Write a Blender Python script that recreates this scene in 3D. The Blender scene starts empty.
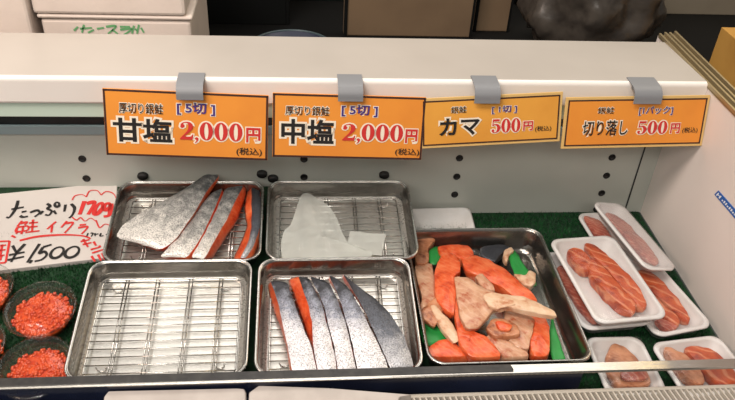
import bpy, bmesh, math, random
from mathutils import Vector, Matrix, noise
rnd = random.Random(7)
SC = bpy.context.scene
COL = SC.collection
# ------------------------------------------------------------------ camera frame
RM = Matrix(((0.99559791, -0.0059674, 0.09353706),
             (-0.07904141, -0.58978735, 0.80368111),
             (0.05037109, -0.80753654, -0.58766273)))   # columns: right, down, forward
CAM = Vector((0, 0, 0.8493))
F = 735.0
def ray(px, py): return RM @ Vector(((px-367.5)/F, (py-200)/F, 1))
def at(px, py, z):
    r = ray(px, py); return CAM + r*((z-CAM.z)/r.z)
def aty(px, py, y):
    r = ray(px, py); return CAM + r*((y-CAM.y)/r.y)
def atx(px, py, x):
    r = ray(px, py); return CAM + r*((x-CAM.x)/r.x)
def on_plane(px, py, o, n):
    r = ray(px, py); return CAM + r*((o-CAM).dot(n)/r.dot(n))

# ------------------------------------------------------------------ materials
def lin(c):
    return tuple(((v/255)/12.92 if v/255 <= .04045 else ((v/255+.055)/1.055)**2.4) for v in c) + (1,)
MATS = {}
def new_mat(name):
    m = bpy.data.materials.new(name); m.use_nodes = True
    MATS[name] = m
    return m, m.node_tree, m.node_tree.nodes['Principled BSDF']
def mat(name, c, rough=.5, metal=0, c2=None, scale=20, bump=0, bscale=60, spec=.5, coord='Object', detail=4, lo=.4, hi=.65):
    m, t, b = new_mat(name); N = t.nodes; L = t.links
    b.inputs['Base Color'].default_value = lin(c); b.inputs['Roughness'].default_value = rough
    b.inputs['Metallic'].default_value = metal; b.inputs['Specular IOR Level'].default_value = spec
    tc = N.new('ShaderNodeTexCoord')
    if c2:
        n = N.new('ShaderNodeTexNoise'); n.inputs['Scale'].default_value = scale; n.inputs['Detail'].default_value = detail
        L.new(tc.outputs[coord], n.inputs['Vector'])
        r = N.new('ShaderNodeValToRGB'); r.color_ramp.elements[0].position = lo; r.color_ramp.elements[1].position = hi
        r.color_ramp.elements[0].color = lin(c); r.color_ramp.elements[1].color = lin(c2)
        L.new(n.outputs['Fac'], r.inputs['Fac']); L.new(r.outputs['Color'], b.inputs['Base Color'])
    if bump:
        n2 = N.new('ShaderNodeTexNoise'); n2.inputs['Scale'].default_value = bscale; n2.inputs['Detail'].default_value = 4
        L.new(tc.outputs[coord], n2.inputs['Vector'])
        bp = N.new('ShaderNodeBump'); bp.inputs['Strength'].default_value = bump; bp.inputs['Distance'].default_value = .002
        L.new(n2.outputs['Fac'], bp.inputs['Height']); L.new(bp.outputs['Normal'], b.inputs['Normal'])
    return m
def brushed(name, c, rough=.28, metal=1):
    m, t, b = new_mat(name); N = t.nodes; L = t.links
    b.inputs['Base Color'].default_value = lin(c); b.inputs['Metallic'].default_value = metal
    tc = N.new('ShaderNodeTexCoord'); mp = N.new('ShaderNodeMapping'); mp.inputs['Scale'].default_value = (4, 60, 60)
    n = N.new('ShaderNodeTexNoise'); n.inputs['Scale'].default_value = 8; n.inputs['Detail'].default_value = 5
    L.new(tc.outputs['Object'], mp.inputs['Vector']); L.new(mp.outputs['Vector'], n.inputs['Vector'])
    mr = N.new('ShaderNodeMapRange'); mr.inputs['To Min'].default_value = rough-.08; mr.inputs['To Max'].default_value = rough+.12
    L.new(n.outputs['Fac'], mr.inputs['Value']); L.new(mr.outputs['Result'], b.inputs['Roughness'])
    bp = N.new('ShaderNodeBump'); bp.inputs['Strength'].default_value = .025; bp.inputs['Distance'].default_value = .0006
    L.new(n.outputs['Fac'], bp.inputs['Height']); L.new(bp.outputs['Normal'], b.inputs['Normal'])
    return m
def film(name, tint, gloss_rough=.08, milk=.0, milk_col=(240, 240, 240), fres=1.45, bump=.0, bscale=30):
    """clear plastic: see-through, with a fresnel sheen and a little milkiness"""
    m = bpy.data.materials.new(name); m.use_nodes = True; MATS[name] = m
    t = m.node_tree; N = t.nodes; L = t.links; N.clear()
    out = N.new('ShaderNodeOutputMaterial'); tr = N.new('ShaderNodeBsdfTransparent'); tr.inputs['Color'].default_value = lin(tint)
    gl = N.new('ShaderNodeBsdfGlossy'); gl.inputs['Roughness'].default_value = gloss_rough
    df = N.new('ShaderNodeBsdfDiffuse'); df.inputs['Color'].default_value = lin(milk_col)
    m1 = N.new('ShaderNodeMixShader'); m1.inputs['Fac'].default_value = milk
    L.new(tr.outputs[0], m1.inputs[1]); L.new(df.outputs[0], m1.inputs[2])
    fr = N.new('ShaderNodeLayerWeight'); fr.inputs['Blend'].default_value = .5
    pw = N.new('ShaderNodeMath'); pw.operation = 'POWER'; pw.inputs[1].default_value = 3.5; L.new(fr.outputs['Facing'], pw.inputs[0])
    sm = N.new('ShaderNodeMath'); sm.operation = 'MULTIPLY_ADD'; sm.inputs[1].default_value = .35; sm.inputs[2].default_value = (fres-1)**2/(fres+1)**2; L.new(pw.outputs[0], sm.inputs[0])
    m2 = N.new('ShaderNodeMixShader'); L.new(sm.outputs[0], m2.inputs['Fac'])
    L.new(m1.outputs[0], m2.inputs[1]); L.new(gl.outputs[0], m2.inputs[2]); L.new(m2.outputs[0], out.inputs['Surface'])
    if bump:
        tc = N.new('ShaderNodeTexCoord'); n2 = N.new('ShaderNodeTexNoise'); n2.inputs['Scale'].default_value = bscale
        L.new(tc.outputs['Object'], n2.inputs['Vector'])
        bp = N.new('ShaderNodeBump'); bp.inputs['Strength'].default_value = bump; bp.inputs['Distance'].default_value = .004
        L.new(n2.outputs['Fac'], bp.inputs['Height'])
        L.new(bp.outputs['Normal'], gl.inputs['Normal']); L.new(bp.outputs['Normal'], fr.inputs['Normal'])
    return m
def salmon(name, c, c2, fat, rough=.36, wscale=55, lines=.3, c3=None, nscale=45):
    """flesh: mottled, with faint broken fat seams and darker patches"""
    m, t, b = new_mat(name); N = t.nodes; L = t.links
    tc = N.new('ShaderNodeTexCoord')
    n = N.new('ShaderNodeTexNoise'); n.inputs['Scale'].default_value = nscale; n.inputs['Detail'].default_value = 7; n.inputs['Roughness'].default_value = .62
    L.new(tc.outputs['Object'], n.inputs['Vector'])
    r = N.new('ShaderNodeValToRGB'); e = r.color_ramp.elements
    e[0].position = .36; e[1].position = .66; e[0].color = lin(c3 or c2); e[1].color = lin(c2)
    q = e.new(.47); q.color = lin(c)
    L.new(n.outputs['Fac'], r.inputs['Fac'])
    w = N.new('ShaderNodeTexWave'); w.inputs['Scale'].default_value = wscale; w.inputs['Distortion'].default_value = 14
    w.inputs['Detail'].default_value = 3; w.inputs['Detail Scale'].default_value = .5; w.bands_direction = 'DIAGONAL'
    L.new(tc.outputs['Object'], w.inputs['Vector'])
    n3 = N.new('ShaderNodeTexNoise'); n3.inputs['Scale'].default_value = 70; n3.inputs['Detail'].default_value = 3; L.new(tc.outputs['Object'], n3.inputs['Vector'])
    r2 = N.new('ShaderNodeValToRGB'); r2.color_ramp.elements[0].position = .78; r2.color_ramp.elements[1].position = 1
    r2.color_ramp.elements[0].color = (0, 0, 0, 1); r2.color_ramp.elements[1].color = (lines*2,)*3+(1,)
    L.new(w.outputs['Fac'], r2.inputs['Fac'])
    mu = N.new('ShaderNodeMath'); mu.operation = 'MULTIPLY'; mu.use_clamp = True
    L.new(r2.outputs['Color'], mu.inputs[0]); L.new(n3.outputs['Fac'], mu.inputs[1])
    mx = N.new('ShaderNodeMixRGB'); mx.inputs['Color2'].default_value = lin(fat)
    L.new(mu.outputs[0], mx.inputs['Fac']); L.new(r.outputs['Color'], mx.inputs['Color1'])
    L.new(mx.outputs['Color'], b.inputs['Base Color'])
    b.inputs['Roughness'].default_value = rough
    b.inputs['Subsurface Weight'].default_value = .1; b.inputs['Subsurface Radius'].default_value = (.005, .002, .001)
    bp = N.new('ShaderNodeBump'); bp.inputs['Strength'].default_value = .7; bp.inputs['Distance'].default_value = .002
    L.new(n.outputs['Fac'], bp.inputs['Height']); L.new(bp.outputs['Normal'], b.inputs['Normal'])
    return m
def skin_mat(name, back, mid, belly, p0=.12, p1=.5, spots=(38, 40, 44), nsc=60, namp=.5):
    """fish skin: UV.x runs from the dark back to the pale belly; small dark spots and scales"""
    m, t, b = new_mat(name); N = t.nodes; L = t.links
    uv = N.new('ShaderNodeUVMap'); sep = N.new('ShaderNodeSeparateXYZ'); L.new(uv.outputs['UV'], sep.inputs[0])
    tc = N.new('ShaderNodeTexCoord')
    n = N.new('ShaderNodeTexNoise'); n.inputs['Scale'].default_value = nsc; n.inputs['Detail'].default_value = 8; n.inputs['Roughness'].default_value = .65
    L.new(tc.outputs['Object'], n.inputs['Vector'])
    ma = N.new('ShaderNodeMath'); ma.operation = 'MULTIPLY_ADD'; ma.inputs[1].default_value = namp
    L.new(n.outputs['Fac'], ma.inputs[0]); L.new(sep.outputs['X'], ma.inputs[2])
    mb = N.new('ShaderNodeMath'); mb.operation = 'SUBTRACT'; mb.inputs[1].default_value = namp/2; L.new(ma.outputs[0], mb.inputs[0])
    r = N.new('ShaderNodeValToRGB'); e = r.color_ramp.elements
    e[0].position = p0; e[0].color = lin(back); e[1].position = min(p1+.28, .95); e[1].color = lin(belly)
    q = e.new(p1); q.color = lin(mid)
    L.new(mb.outputs[0], r.inputs['Fac'])
    v = N.new('ShaderNodeTexNoise'); v.inputs['Scale'].default_value = 520; v.inputs['Detail'].default_value = 4
    L.new(tc.outputs['Object'], v.inputs['Vector'])
    r2 = N.new('ShaderNodeValToRGB'); r2.color_ramp.elements[0].position = .47; r2.color_ramp.elements[1].position = .66
    r2.color_ramp.elements[0].color = (0, 0, 0, 1); r2.color_ramp.elements[1].color = (.7, .7, .7, 1)
    L.new(v.outputs['Fac'], r2.inputs['Fac'])
    mx = N.new('ShaderNodeMixRGB'); mx.inputs['Color2'].default_value = lin(spots)
    L.new(r2.outputs['Color'], mx.inputs['Fac']); L.new(r.outputs['Color'], mx.inputs['Color1'])
    L.new(mx.outputs['Color'], b.inputs['Base Color'])
    b.inputs['Metallic'].default_value = .25; b.inputs['Roughness'].default_value = .34
    vo = N.new('ShaderNodeTexVoronoi'); vo.inputs['Scale'].default_value = 420; L.new(tc.outputs['Object'], vo.inputs['Vector'])
    bp = N.new('ShaderNodeBump'); bp.inputs['Strength'].default_value = .5; bp.inputs['Distance'].default_value = .0012
    L.new(vo.outputs['Distance'], bp.inputs['Height']); L.new(bp.outputs['Normal'], b.inputs['Normal'])
    return m

M = {}
M['case_white'] = mat('case_white', (214, 208, 200), .32, c2=(206, 200, 191), scale=3)
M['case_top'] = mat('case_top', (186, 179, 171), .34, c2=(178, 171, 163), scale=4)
M['wall_white'] = mat('wall_white', (184, 187, 179), .4, c2=(176, 179, 171), scale=4)
M['side_white'] = mat('side_white', (226, 215, 208), .42, c2=(220, 209, 202), scale=5)
M['strip'] = mat('pale_green_strip', (196, 214, 200), .3)
M['slot'] = mat('dark_slot', (22, 26, 28), .4)
M['bluegrey'] = mat('blue_grey_strip', (132, 146, 150), .4)
M['black'] = mat('black_rubber', (18, 17, 16), .6)
M['steel'] = brushed('stainless_steel', (188, 186, 182), .24)
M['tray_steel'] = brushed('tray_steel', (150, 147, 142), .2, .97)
M['tray_floor'] = brushed('reflection_pale_tray_floor', (196, 193, 187), .27, .72)  # reflected brightness of the floors put into a paler, less metallic steel
M['wire'] = mat('rack_wire', (190, 188, 184), .25, 1)
M['rail'] = brushed('rail_steel', (168, 164, 158), .22)
M['track'] = brushed('track_steel', (176, 160, 126), .36, .7)
M['navy'] = mat('navy_panel', (20, 24, 40), .25, c2=(34, 40, 62), scale=6)
M['deck'] = mat('deck_metal', (70, 74, 74), .5)
M['turf'] = mat('turf_backing', (14, 54, 26), .9, c2=(8, 38, 18), scale=90)
M['blade'] = mat('turf_blade', (20, 84, 38), .6, c2=(10, 56, 26), scale=60)
M['foam'] = mat('white_foam', (214, 211, 209), .5, c2=(207, 203, 200), scale=30, bump=.15, bscale=220)
M['foam_box'] = mat('foam_box', (222, 208, 198), .6, c2=(214, 200, 190), scale=12, bump=.2, bscale=160)
M['sheet_foam'] = mat('dull_foam', (186, 178, 172), .6, c2=(176, 168, 162), scale=30)
M['paperboard'] = mat('sign_foam', (203, 196, 191), .5)
M['ink_black'] = mat('black_marker', (30, 26, 26), .6)
M['ink_red'] = mat('red_marker', (206, 48, 44), .6)
M['ink_green'] = mat('green_marker', (104, 166, 112), .7)
M['sign_orange'] = mat('orange_sign', (230, 146, 50), .55, c2=(222, 136, 46), scale=9)
M['sign_yellow'] = mat('yellow_orange_sign', (226, 160, 62), .55, c2=(216, 148, 54), scale=9)
M['sign_edge'] = mat('pale_sign_edge', (216, 178, 110), .55)
M['sign_line'] = mat('brown_sign_border', (58, 26, 18), .6)
M['t_black'] = mat('black_print', (20, 16, 16), .6)
M['t_white'] = mat('white_print', (238, 226, 206), .6)
M['t_red'] = mat('red_print', (200, 44, 40), .6)
M['t_blue'] = mat('violet_print', (66, 44, 122), .6)
M['clip'] = mat('grey_clip', (128, 130, 134), .5)
M['clear'] = film('clear_plastic', (250, 251, 250), .05, .0, fres=1.3)
M['lid'] = film('clear_lid', (250, 250, 250), .1, .012, (235, 225, 220), fres=1.3, bump=.25, bscale=25)
M['film'] = film('stretch_film', (252, 252, 252), .1, .015, fres=1.35, bump=.45, bscale=28)
M['misty'] = film('misted_film', (250, 250, 250), .16, .22, (214, 206, 204), fres=1.4, bump=.7, bscale=40)
M['tape'] = mat('black_tape', (34, 32, 32), .42, c2=(52, 50, 48), scale=50, bump=.3, bscale=200)
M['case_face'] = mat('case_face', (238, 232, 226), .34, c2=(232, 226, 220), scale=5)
M['sheet'] = film('milky_plastic', (240, 242, 240), .22, .46, (228, 230, 224), bump=.9, bscale=26)
M['roe'] = mat('salmon_roe', (214, 84, 34), .22, c2=(186, 54, 18), scale=120)
M['flesh'] = salmon('salmon_flesh', (214, 88, 44), (224, 120, 76), (242, 180, 140), lines=.13, c3=(188, 62, 26), rough=.28)
M['collar'] = salmon('salmon_collar', (190, 140, 110), (208, 166, 136), (232, 206, 182), wscale=40, lines=.18, c3=(164, 84, 50), rough=.3)
M['collar_brown'] = salmon('salmon_collar_brown', (172, 110, 76), (200, 140, 104), (206, 156, 120), lines=.3, c3=(116, 58, 36), rough=.3)
M['fin_pale'] = salmon('pale_salmon_fin', (206, 168, 136), (218, 190, 160), (236, 214, 190), wscale=40, lines=.15, c3=(180, 116, 80), rough=.34)
M['pack_flesh'] = salmon('packed_salmon', (176, 70, 30), (194, 90, 44), (232, 172, 132), wscale=22, lines=.4, c3=(138, 44, 18), rough=.36)
M['pack_pale'] = salmon('packed_salmon_pale', (172, 82, 62), (194, 118, 98), (226, 190, 172), lines=.3, c3=(146, 58, 44), rough=.3)
M['skin'] = skin_mat('salmon_skin', (52, 54, 60), (150, 154, 168), (234, 232, 236), .1, .36, namp=.7)
M['skin_salt'] = skin_mat('salted_salmon_skin', (84, 86, 88), (176, 174, 170), (232, 228, 222), .0, .5, nsc=80, namp=1.5)
M['skin_dark'] = skin_mat('dark_salmon_skin', (58, 60, 66), (98, 102, 112), (190, 190, 194), .2, .6)
M['leaf'] = mat('green_leaf_sheet', (38, 140, 62), .45)
M['cardboard'] = mat('brown_board', (122, 100, 76), .8, c2=(112, 91, 69), scale=8)
M['beige'] = mat('beige_board', (138, 127, 110), .7, c2=(130, 119, 102), scale=5)
M['carton'] = mat('yellow_cardboard', (190, 142, 66), .8, c2=(178, 130, 58), scale=10)
M['dark_green'] = mat('dark_green_crate', (10, 18, 13), .7, c2=(26, 38, 30), scale=40, spec=.2)
M['dark_crate'] = mat('black_crate', (11, 12, 11), .8, spec=.2)
M['blue_bin'] = mat('blue_bin', (22, 28, 52), .4)
M['bin_rim'] = mat('bin_rim', (62, 76, 80), .35)
M['bag'] = mat('grey_plastic_bag', (74, 68, 62), .35, c2=(52, 47, 43), scale=25, bump=.8, bscale=30)
M['shop_wall'] = mat('shop_wall', (92, 84, 72), .8)
M['shop_floor'] = mat('shop_floor', (13, 12, 11), .8, spec=.2)
M['sticker_blue'] = mat('blue_sticker', (36, 92, 170), .4)
M['sticker_white'] = mat('white_sticker_print', (225, 230, 236), .5)
M['vent'] = mat('vent_plastic', (186, 178, 166), .45)
M['vent_dark'] = mat('vent_dark', (13, 12, 11), .8, spec=.2)

# ------------------------------------------------------------------ object helpers
def mesh_obj(name, bm, mats, parent=None, smooth=True, mw=None):
    me = bpy.data.meshes.new(name); bmesh.ops.recalc_face_normals(bm, faces=bm.faces[:])
    bm.to_mesh(me); bm.free()
    for m in (mats if isinstance(mats, (list, tuple)) else [mats]): me.materials.append(m)
    if smooth:
        for p in me.polygons: p.use_smooth = True
    o = bpy.data.objects.new(name, me); COL.objects.link(o)
    if parent: o.parent = parent
    if mw is not None: o.matrix_world = mw
    return o
def crisp(o, a=.75):
    o.data.set_sharp_from_angle(angle=a); return o
def tag(o, label=None, cat=None, group=None, kind=None):
    if label: o['label'] = label
    if cat: o['category'] = cat
    if group: o['group'] = group
    if kind: o['kind'] = kind
    return o
def empty(name, mw=None):
    o = bpy.data.objects.new(name, None); o.empty_display_size = .02; COL.objects.link(o)
    if mw is not None: o.matrix_world = mw
    return o
def recenter(o):
    """move a top-level mesh's origin to its own base, keeping it where it stands"""
    me = o.data; n = len(me.vertices)
    c = sum((v.co for v in me.vertices), Vector())/n; c.z = min(v.co.z for v in me.vertices)
    me.transform(Matrix.Translation(-c)); o.matrix_world = o.matrix_world @ Matrix.Translation(c)
    return o
def bx(bm, lo, hi, mi=0, bev=0, T=None):
    r = bmesh.ops.create_cube(bm, size=1)
    vs = r['verts']
    c = (Vector(lo)+Vector(hi))/2; s = Vector(hi)-Vector(lo)
    for v in vs: v.co = Vector((v.co.x*s.x, v.co.y*s.y, v.co.z*s.z)) + c
    fs = set(f for v in vs for f in v.link_faces)
    if bev:
        es = list(set(e for v in vs for e in v.link_edges))
        g = bmesh.ops.bevel(bm, geom=es, offset=bev, segments=2, affect='EDGES', profile=.5)
        fs = set(g['faces']) | set(f for f in fs if f.is_valid)
        vs = list(set(v for f in fs for v in f.verts))
    for f in fs:
        if f.is_valid: f.material_index = mi
    if T is not None:
        for v in vs: v.co = T @ v.co
def box_obj(name, lo, hi, m, parent=None, bev=.002):
    bm = bmesh.new(); bx(bm, lo, hi, 0, bev); return mesh_obj(name, bm, m, parent, smooth=False)
def tube(bm, pts, r, seg=8, closed=False, mi=0, cap=True):
    pts = [Vector(p) for p in pts]; n = len(pts); rings = []
    for i, p in enumerate(pts):
        a = pts[(i-1) % n] if closed or i > 0 else p
        b = pts[(i+1) % n] if closed or i < n-1 else p
        d = (b-a).normalized()
        u = d.cross(Vector((0, 0, 1)))
        if u.length < 1e-3: u = d.cross(Vector((0, 1, 0)))
        u.normalize(); w = u.cross(d)
        rings.append([bm.verts.new(p + (u*math.cos(2*math.pi*k/seg) + w*math.sin(2*math.pi*k/seg))*r) for k in range(seg)])
    for i in range(n if closed else n-1):
        A = rings[i]; B = rings[(i+1) % n]
        for k in range(seg):
            f = bm.faces.new((A[k], A[(k+1) % seg], B[(k+1) % seg], B[k])); f.material_index = mi
    if cap and not closed:
        bm.faces.new(rings[0]); bm.faces.new(rings[-1][::-1])
def rrect(w, d, r, n=6):
    pts = []
    for sx, sy, a0 in ((1, 1, 0), (-1, 1, 90), (-1, -1, 180), (1, -1, 270)):
        for k in range(n+1):
            a = math.radians(a0+90*k/n)
            pts.append((sx*(w/2-r)+r*math.cos(a), sy*(d/2-r)+r*math.sin(a)))
    return pts
def rings_mesh(bm, rings, mi=0, close_first=False, close_last=False, loop=False):
    R = [[bm.verts.new(p) for p in r] for r in rings]; n = len(R[0])
    for i in range(len(R) if loop else len(R)-1):
        A = R[i]; B = R[(i+1) % len(R)]
        for k in range(n):
            f = bm.faces.new((A[k], A[(k+1) % n], B[(k+1) % n], B[k])); f.material_index = mi
    if close_first: bm.faces.new(R[0]).material_index = mi
    if close_last: bm.faces.new(R[-1][::-1]).material_index = mi
    return R
def vat_rings(w, d, h, r, lip, taper, th=.0012):
    """closed skin of a pressed tray; rim centre plane at z = h, origin at the middle of the underside"""
    def rr(ins, z, rad): return [(x, y, z) for x, y in rrect(w-2*ins, d-2*ins, max(rad, .002))]
    rg = [rr(lip+taper+.012, th, r-.012)]
    for a in (0, 30, 60, 90):
        s = math.sin(math.radians(a)); c = math.cos(math.radians(a))
        rg.append(rr(lip+taper+.008-.008*s, th+.008*(1-c), r-.004))
    rg += [rr(lip+.001, h-.002, r), rr(lip, h, r), rr(lip*.75, h+.0013, r), rr(lip*.4, h+.0012, r), rr(.0004, h-.0005, r), rr(0, h-.0025, r), rr(.0008, h-.004, r),
           rr(lip*.6, h-.003, r), rr(lip, h-.005, r)]
    rg += [rr(lip+taper-th*.5, .008, r), rr(lip+taper+.008, 0, r-.006)]
    return rg
def smooth_closed(pts, n=48):
    m = len(pts); out = []
    for i in range(n):
        t = i*m/n; k = int(t); f = t-k
        p0, p1, p2, p3 = (Vector(pts[(k+j-1) % m]) for j in range(4))
        out.append(.5*((2*p1)+(p2-p0)*f+(2*p0-5*p1+4*p2-p3)*f*f+(3*p1-p0-3*p2+p3)*f**3))
    return out
def catmull(pts, n):
    m = len(pts); out = []
    for i in range(n):
        t = i*(m-1)/(n-1); k = min(int(t), m-2); f = t-k
        g = lambda j: Vector(pts[min(max(j, 0), m-1)])
        p0, p1, p2, p3 = g(k-1), g(k), g(k+1), g(k+2)
        out.append(.5*((2*p1)+(p2-p0)*f+(2*p0-5*p1+4*p2-p3)*f*f+(3*p1-p0-3*p2+p3)*f**3))
    return out
def jitter(bm, amp, sc, seed):
    o = Vector((seed*3.1, seed*1.7, seed*.9))
    bm.normal_update()
    for v in bm.verts: v.co += v.normal*noise.noise(v.co*sc+o)*amp
def slab(name, A, B, C, D, label, cat, group, mats, bulge=.005, nt=26, seed=1, flip_uv=False, parts=None):
    """one slice of fish. A, B, C, D: 3-D polylines along it: foot of the left cut face, left and right skin edge,
    foot of the right cut face. skin on top, flesh on both cut faces and below"""
    A, B, C, D = (catmull(q, nt) for q in (A, B, C, D))
    bm = bmesh.new(); uvl = bm.loops.layers.uv.new('UVMap'); rings = []; us = []
    ns = 7; nc = 4
    for i in range(nt):
        t = i/(nt-1); e = min(1, math.sqrt(max(0, min(t, 1-t))*9)+.25)
        ring = []; u = []
        for k in range(ns):
            s = k/(ns-1); p = B[i].lerp(C[i], s); p = p + Vector((0, 0, bulge*4*s*(1-s)*e)); ring.append(p); u.append((t, s))
        for k in range(1, nc+1):
            s = k/nc; p = C[i].lerp(D[i], s)+Vector((.0015*math.sin(math.pi*s), 0, 0)); ring.append(p); u.append((t, 2))
        for k in range(1, 4):
            s = k/4; ring.append(D[i].lerp(A[i], s)); u.append((t, 3))
        for k in range(0, nc):
            s = k/nc; p = A[i].lerp(B[i], s); ring.append(p); u.append((t, 4))
        if e < 1:
            c = sum(ring, Vector())/len(ring); ring = [c+(p-c)*(.72+.28*e) for p in ring]
        rings.append(ring); us.append(u)
    V = [[bm.verts.new(p) for p in r] for r in rings]; n = len(V[0])
    for i in range(nt-1):
        for k in range(n):
            k2 = (k+1) % n
            f = bm.faces.new((V[i][k], V[i][k2], V[i+1][k2], V[i+1][k]))
            f.material_index = 0 if k < ns-1 else 1
            for lp, (ii, kk) in zip(f.loops, ((i, k), (i, k2), (i+1, k2), (i+1, k))):
                a = us[ii][kk]; lp[uvl].uv = (1-a[0] if flip_uv else a[0], a[1])
    for r in (V[0], V[-1][::-1]):
        f = bm.faces.new(r); f.material_index = 1
    jitter(bm, .0016, 55, seed)
    # separate skin and flesh into two parts of one thing
    root = empty(name)
    base = sum((sum(r, Vector())/n for r in rings), Vector())/nt; base.z = min(p.z for r in rings for p in r)
    root.location = base
    bm2 = bm.copy()
    bmesh.ops.delete(bm, geom=[f for f in bm.faces if f.material_index == 1], context='FACES')
    bmesh.ops.delete(bm2, geom=[f for f in bm2.faces if f.material_index == 0], context='FACES')
    for b in (bm, bm2):
        bmesh.ops.translate(b, verts=b.verts[:], vec=-base)
        for f in b.faces: f.material_index = 0
    mesh_obj('skin', bm, mats[0], root); mesh_obj('flesh', bm2, mats[1], root)
    return tag(root, label, cat, group)
def blob_bm(outline, h, seed=1, amp=.002, under=.9, n=48):
    """rounded chunk over an outline of 3-D points, foot at the points, h high"""
    pts = smooth_closed(outline, n); c = sum(pts, Vector())/n
    bm = bmesh.new(); rings = []
    for k, z in ((under*.8, 0), (under, .02), (.98, .3), (1.0, .7), (.985, .88), (.94, .98), (.75, 1.0), (.5, 1.02), (.2, 1.04)):
        rings.append([c+(p-c)*k+Vector((0, 0, h*z)) for p in pts])
    rings_mesh(bm, rings, 0, True, True)
    jitter(bm, amp*1.3, 50, seed); jitter(bm, amp*.8, 130, seed+3)
    return bm
def lathe(bm, prof, cx=0, cy=0, seg=40, mi=0, caps=(False, False)):
    rings = [[(cx+r*math.cos(2*math.pi*k/seg), cy+r*math.sin(2*math.pi*k/seg), z) for k in range(seg)] for r, z in prof]
    rings_mesh(bm, rings, mi, *caps)
def quad_frame(q):
    """q: rear-left, rear-right, front-right, front-left 3-D corners -> matrix, width, length"""
    rl, rr, fr, fl = q
    c = (rl+rr+fr+fl)/4; y = ((rl+rr)-(fl+fr))/2; x = ((rr+fr)-(rl+fl))/2
    L = y.length; W = x.length; y.normalize(); z = x.cross(y).normalized(); x = y.cross(z)
    m = Matrix((x, y, z)).transposed().to_4x4(); m.translation = c
    return m, W, L

# ------------------------------------------------------------------ the setting: the display case
YW = 1.115; XS = .675
floor = box_obj('floor', (-.95, .56, -.05), (XS, YW, 0), M['deck'], bev=0); tag(floor, kind='structure')
wall = box_obj('wall_back', (-.95, YW, -.05), (XS, YW+.03, .30), M['wall_white'], bev=0); tag(wall, kind='structure')
# panel joint near the corner
box_obj('panel_joint', (.6405, YW-.0012, .0), (.643, YW+.001, .26), M['slot'], wall, 0)
for px, py in ((82.3, 158.7), (86.5, 178.3), (304, 159), (304, 177), (459.5, 158), (456.7, 176.5), (454.6, 194.4),
               (612, 157.3), (606.5, 175.5), (601.6, 193), (596.5, 209)):
    p = aty(px, py, YW); bm = bmesh.new()
    rg = [[(.0068*s*math.cos(a*math.pi/10), z, .0068*s*math.sin(a*math.pi/10)) for a in range(20)] for s, z in ((1, .001), (1, -.0012), (.86, -.0014), (.8, -.0004))]
    rings_mesh(bm, rg, 0, False, True)
    o = mesh_obj('pin_hole', bm, M['black'], wall); o.location = p
for px, py in ((143, 175), (262, 173), (273, 177.5), (384, 174)):
    p = aty(px, py, YW); bm = bmesh.new()
    rg = [[(.0095*s*math.cos(a*math.pi/10), z, .007*s*math.sin(a*math.pi/10)) for a in range(20)] for s, z in ((1, .001), (1, -.006), (.85, -.0085), (.3, -.009))]
    rings_mesh(bm, rg, 0, False, True)
    o = mesh_obj('rubber_stopper', bm, M['black'], wall); o.location = p
side = box_obj('wall_right', (XS, .54, -.05), (XS+.028, 1.25, .314), M['side_white'], bev=0); tag(side, kind='structure')
# ledge: rounded slab over the back wall
bm = bmesh.new()
prof = [(1.222, .27), (1.222, .311), (1.216, .316), (1.056, .3215)]
for a in range(0, 91, 15): prof.append((1.048-.007*math.sin(math.radians(a)), .3145+.007*math.cos(math.radians(a))))
prof += [(1.041, .280), (1.043, .2765), (1.06, .2765), (1.06, .27)]
rings_mesh(bm, [[(x, y, z) for y, z in prof] for x in (-.95, -.5, 0, .4, XS-.0005)], 0, True, True)
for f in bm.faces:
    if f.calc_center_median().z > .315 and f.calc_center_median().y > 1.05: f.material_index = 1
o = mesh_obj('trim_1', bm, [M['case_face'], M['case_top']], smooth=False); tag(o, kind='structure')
o = box_obj('trim_2', (-.95, 1.047, .2495), (XS-.001, 1.056, .2762), M['strip'], bev=.001); tag(o, kind='structure')
o = box_obj('trim_3', (-.95, YW-.004, .194), (XS-.034, YW, .224), M['slot'], bev=0); tag(o, kind='structure')
o = box_obj('trim_4', (-.95, YW-.008, .180), (XS-.034, YW, .198), M['bluegrey'], bev=.0015); tag(o, kind='structure')
# steel track along the top of the right wall
bm = bmesh.new()
for x0, x1, z1 in ((XS-.002, XS+.002, .3215), (XS+.0075, XS+.0115, .324), (XS+.0165, XS+.0205, .324), (XS+.026, XS+.030, .3265)):
    bx(bm, (x0, .54, .314), (x1, 1.245, z1), 0, .0006)
bx(bm, (XS-.002, .54, .3135), (XS+.03, 1.245, .3155), 0)
o = mesh_obj('trim_5', bm, M['track'], smooth=False); tag(o, kind='structure')
# front rail
pr = [(.681, .0575), (.6815, .061), (.680, .0625), (.667, .0607), (.6655, .0592), (.6655, .0575)]
bm = bmesh.new(); rings_mesh(bm, [[(x, y, z) for y, z in pr] for x in (-.95, -.2, .3, XS)], 0, True, True)
o = mesh_obj('trim_6', bm, M['rail'], smooth=False); tag(o, kind='structure')
o.name = 'trim_6'
prt = [(.6816, .0568), (.6822, .0614), (.6804, .0632), (.6690, .0616), (.6685, .0612), (.6690, .0568)]
bm = bmesh.new(); RR = rings_mesh(bm, [[(x+(.006*noise.noise(Vector((k*3.3, x, 1)))+.003*(k%2) if x > .28 else 0), y, z) for k, (y, z) in enumerate(prt)] for x in (-.95, -.2, .1, .297)], 0, True, True)
mesh_obj('black_tape', bm, M['tape'], o, False)
o = box_obj('trim_7', (-.95, .668, 0), (.40, .672, .0572), M['navy'], bev=0); tag(o, kind='structure')

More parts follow.
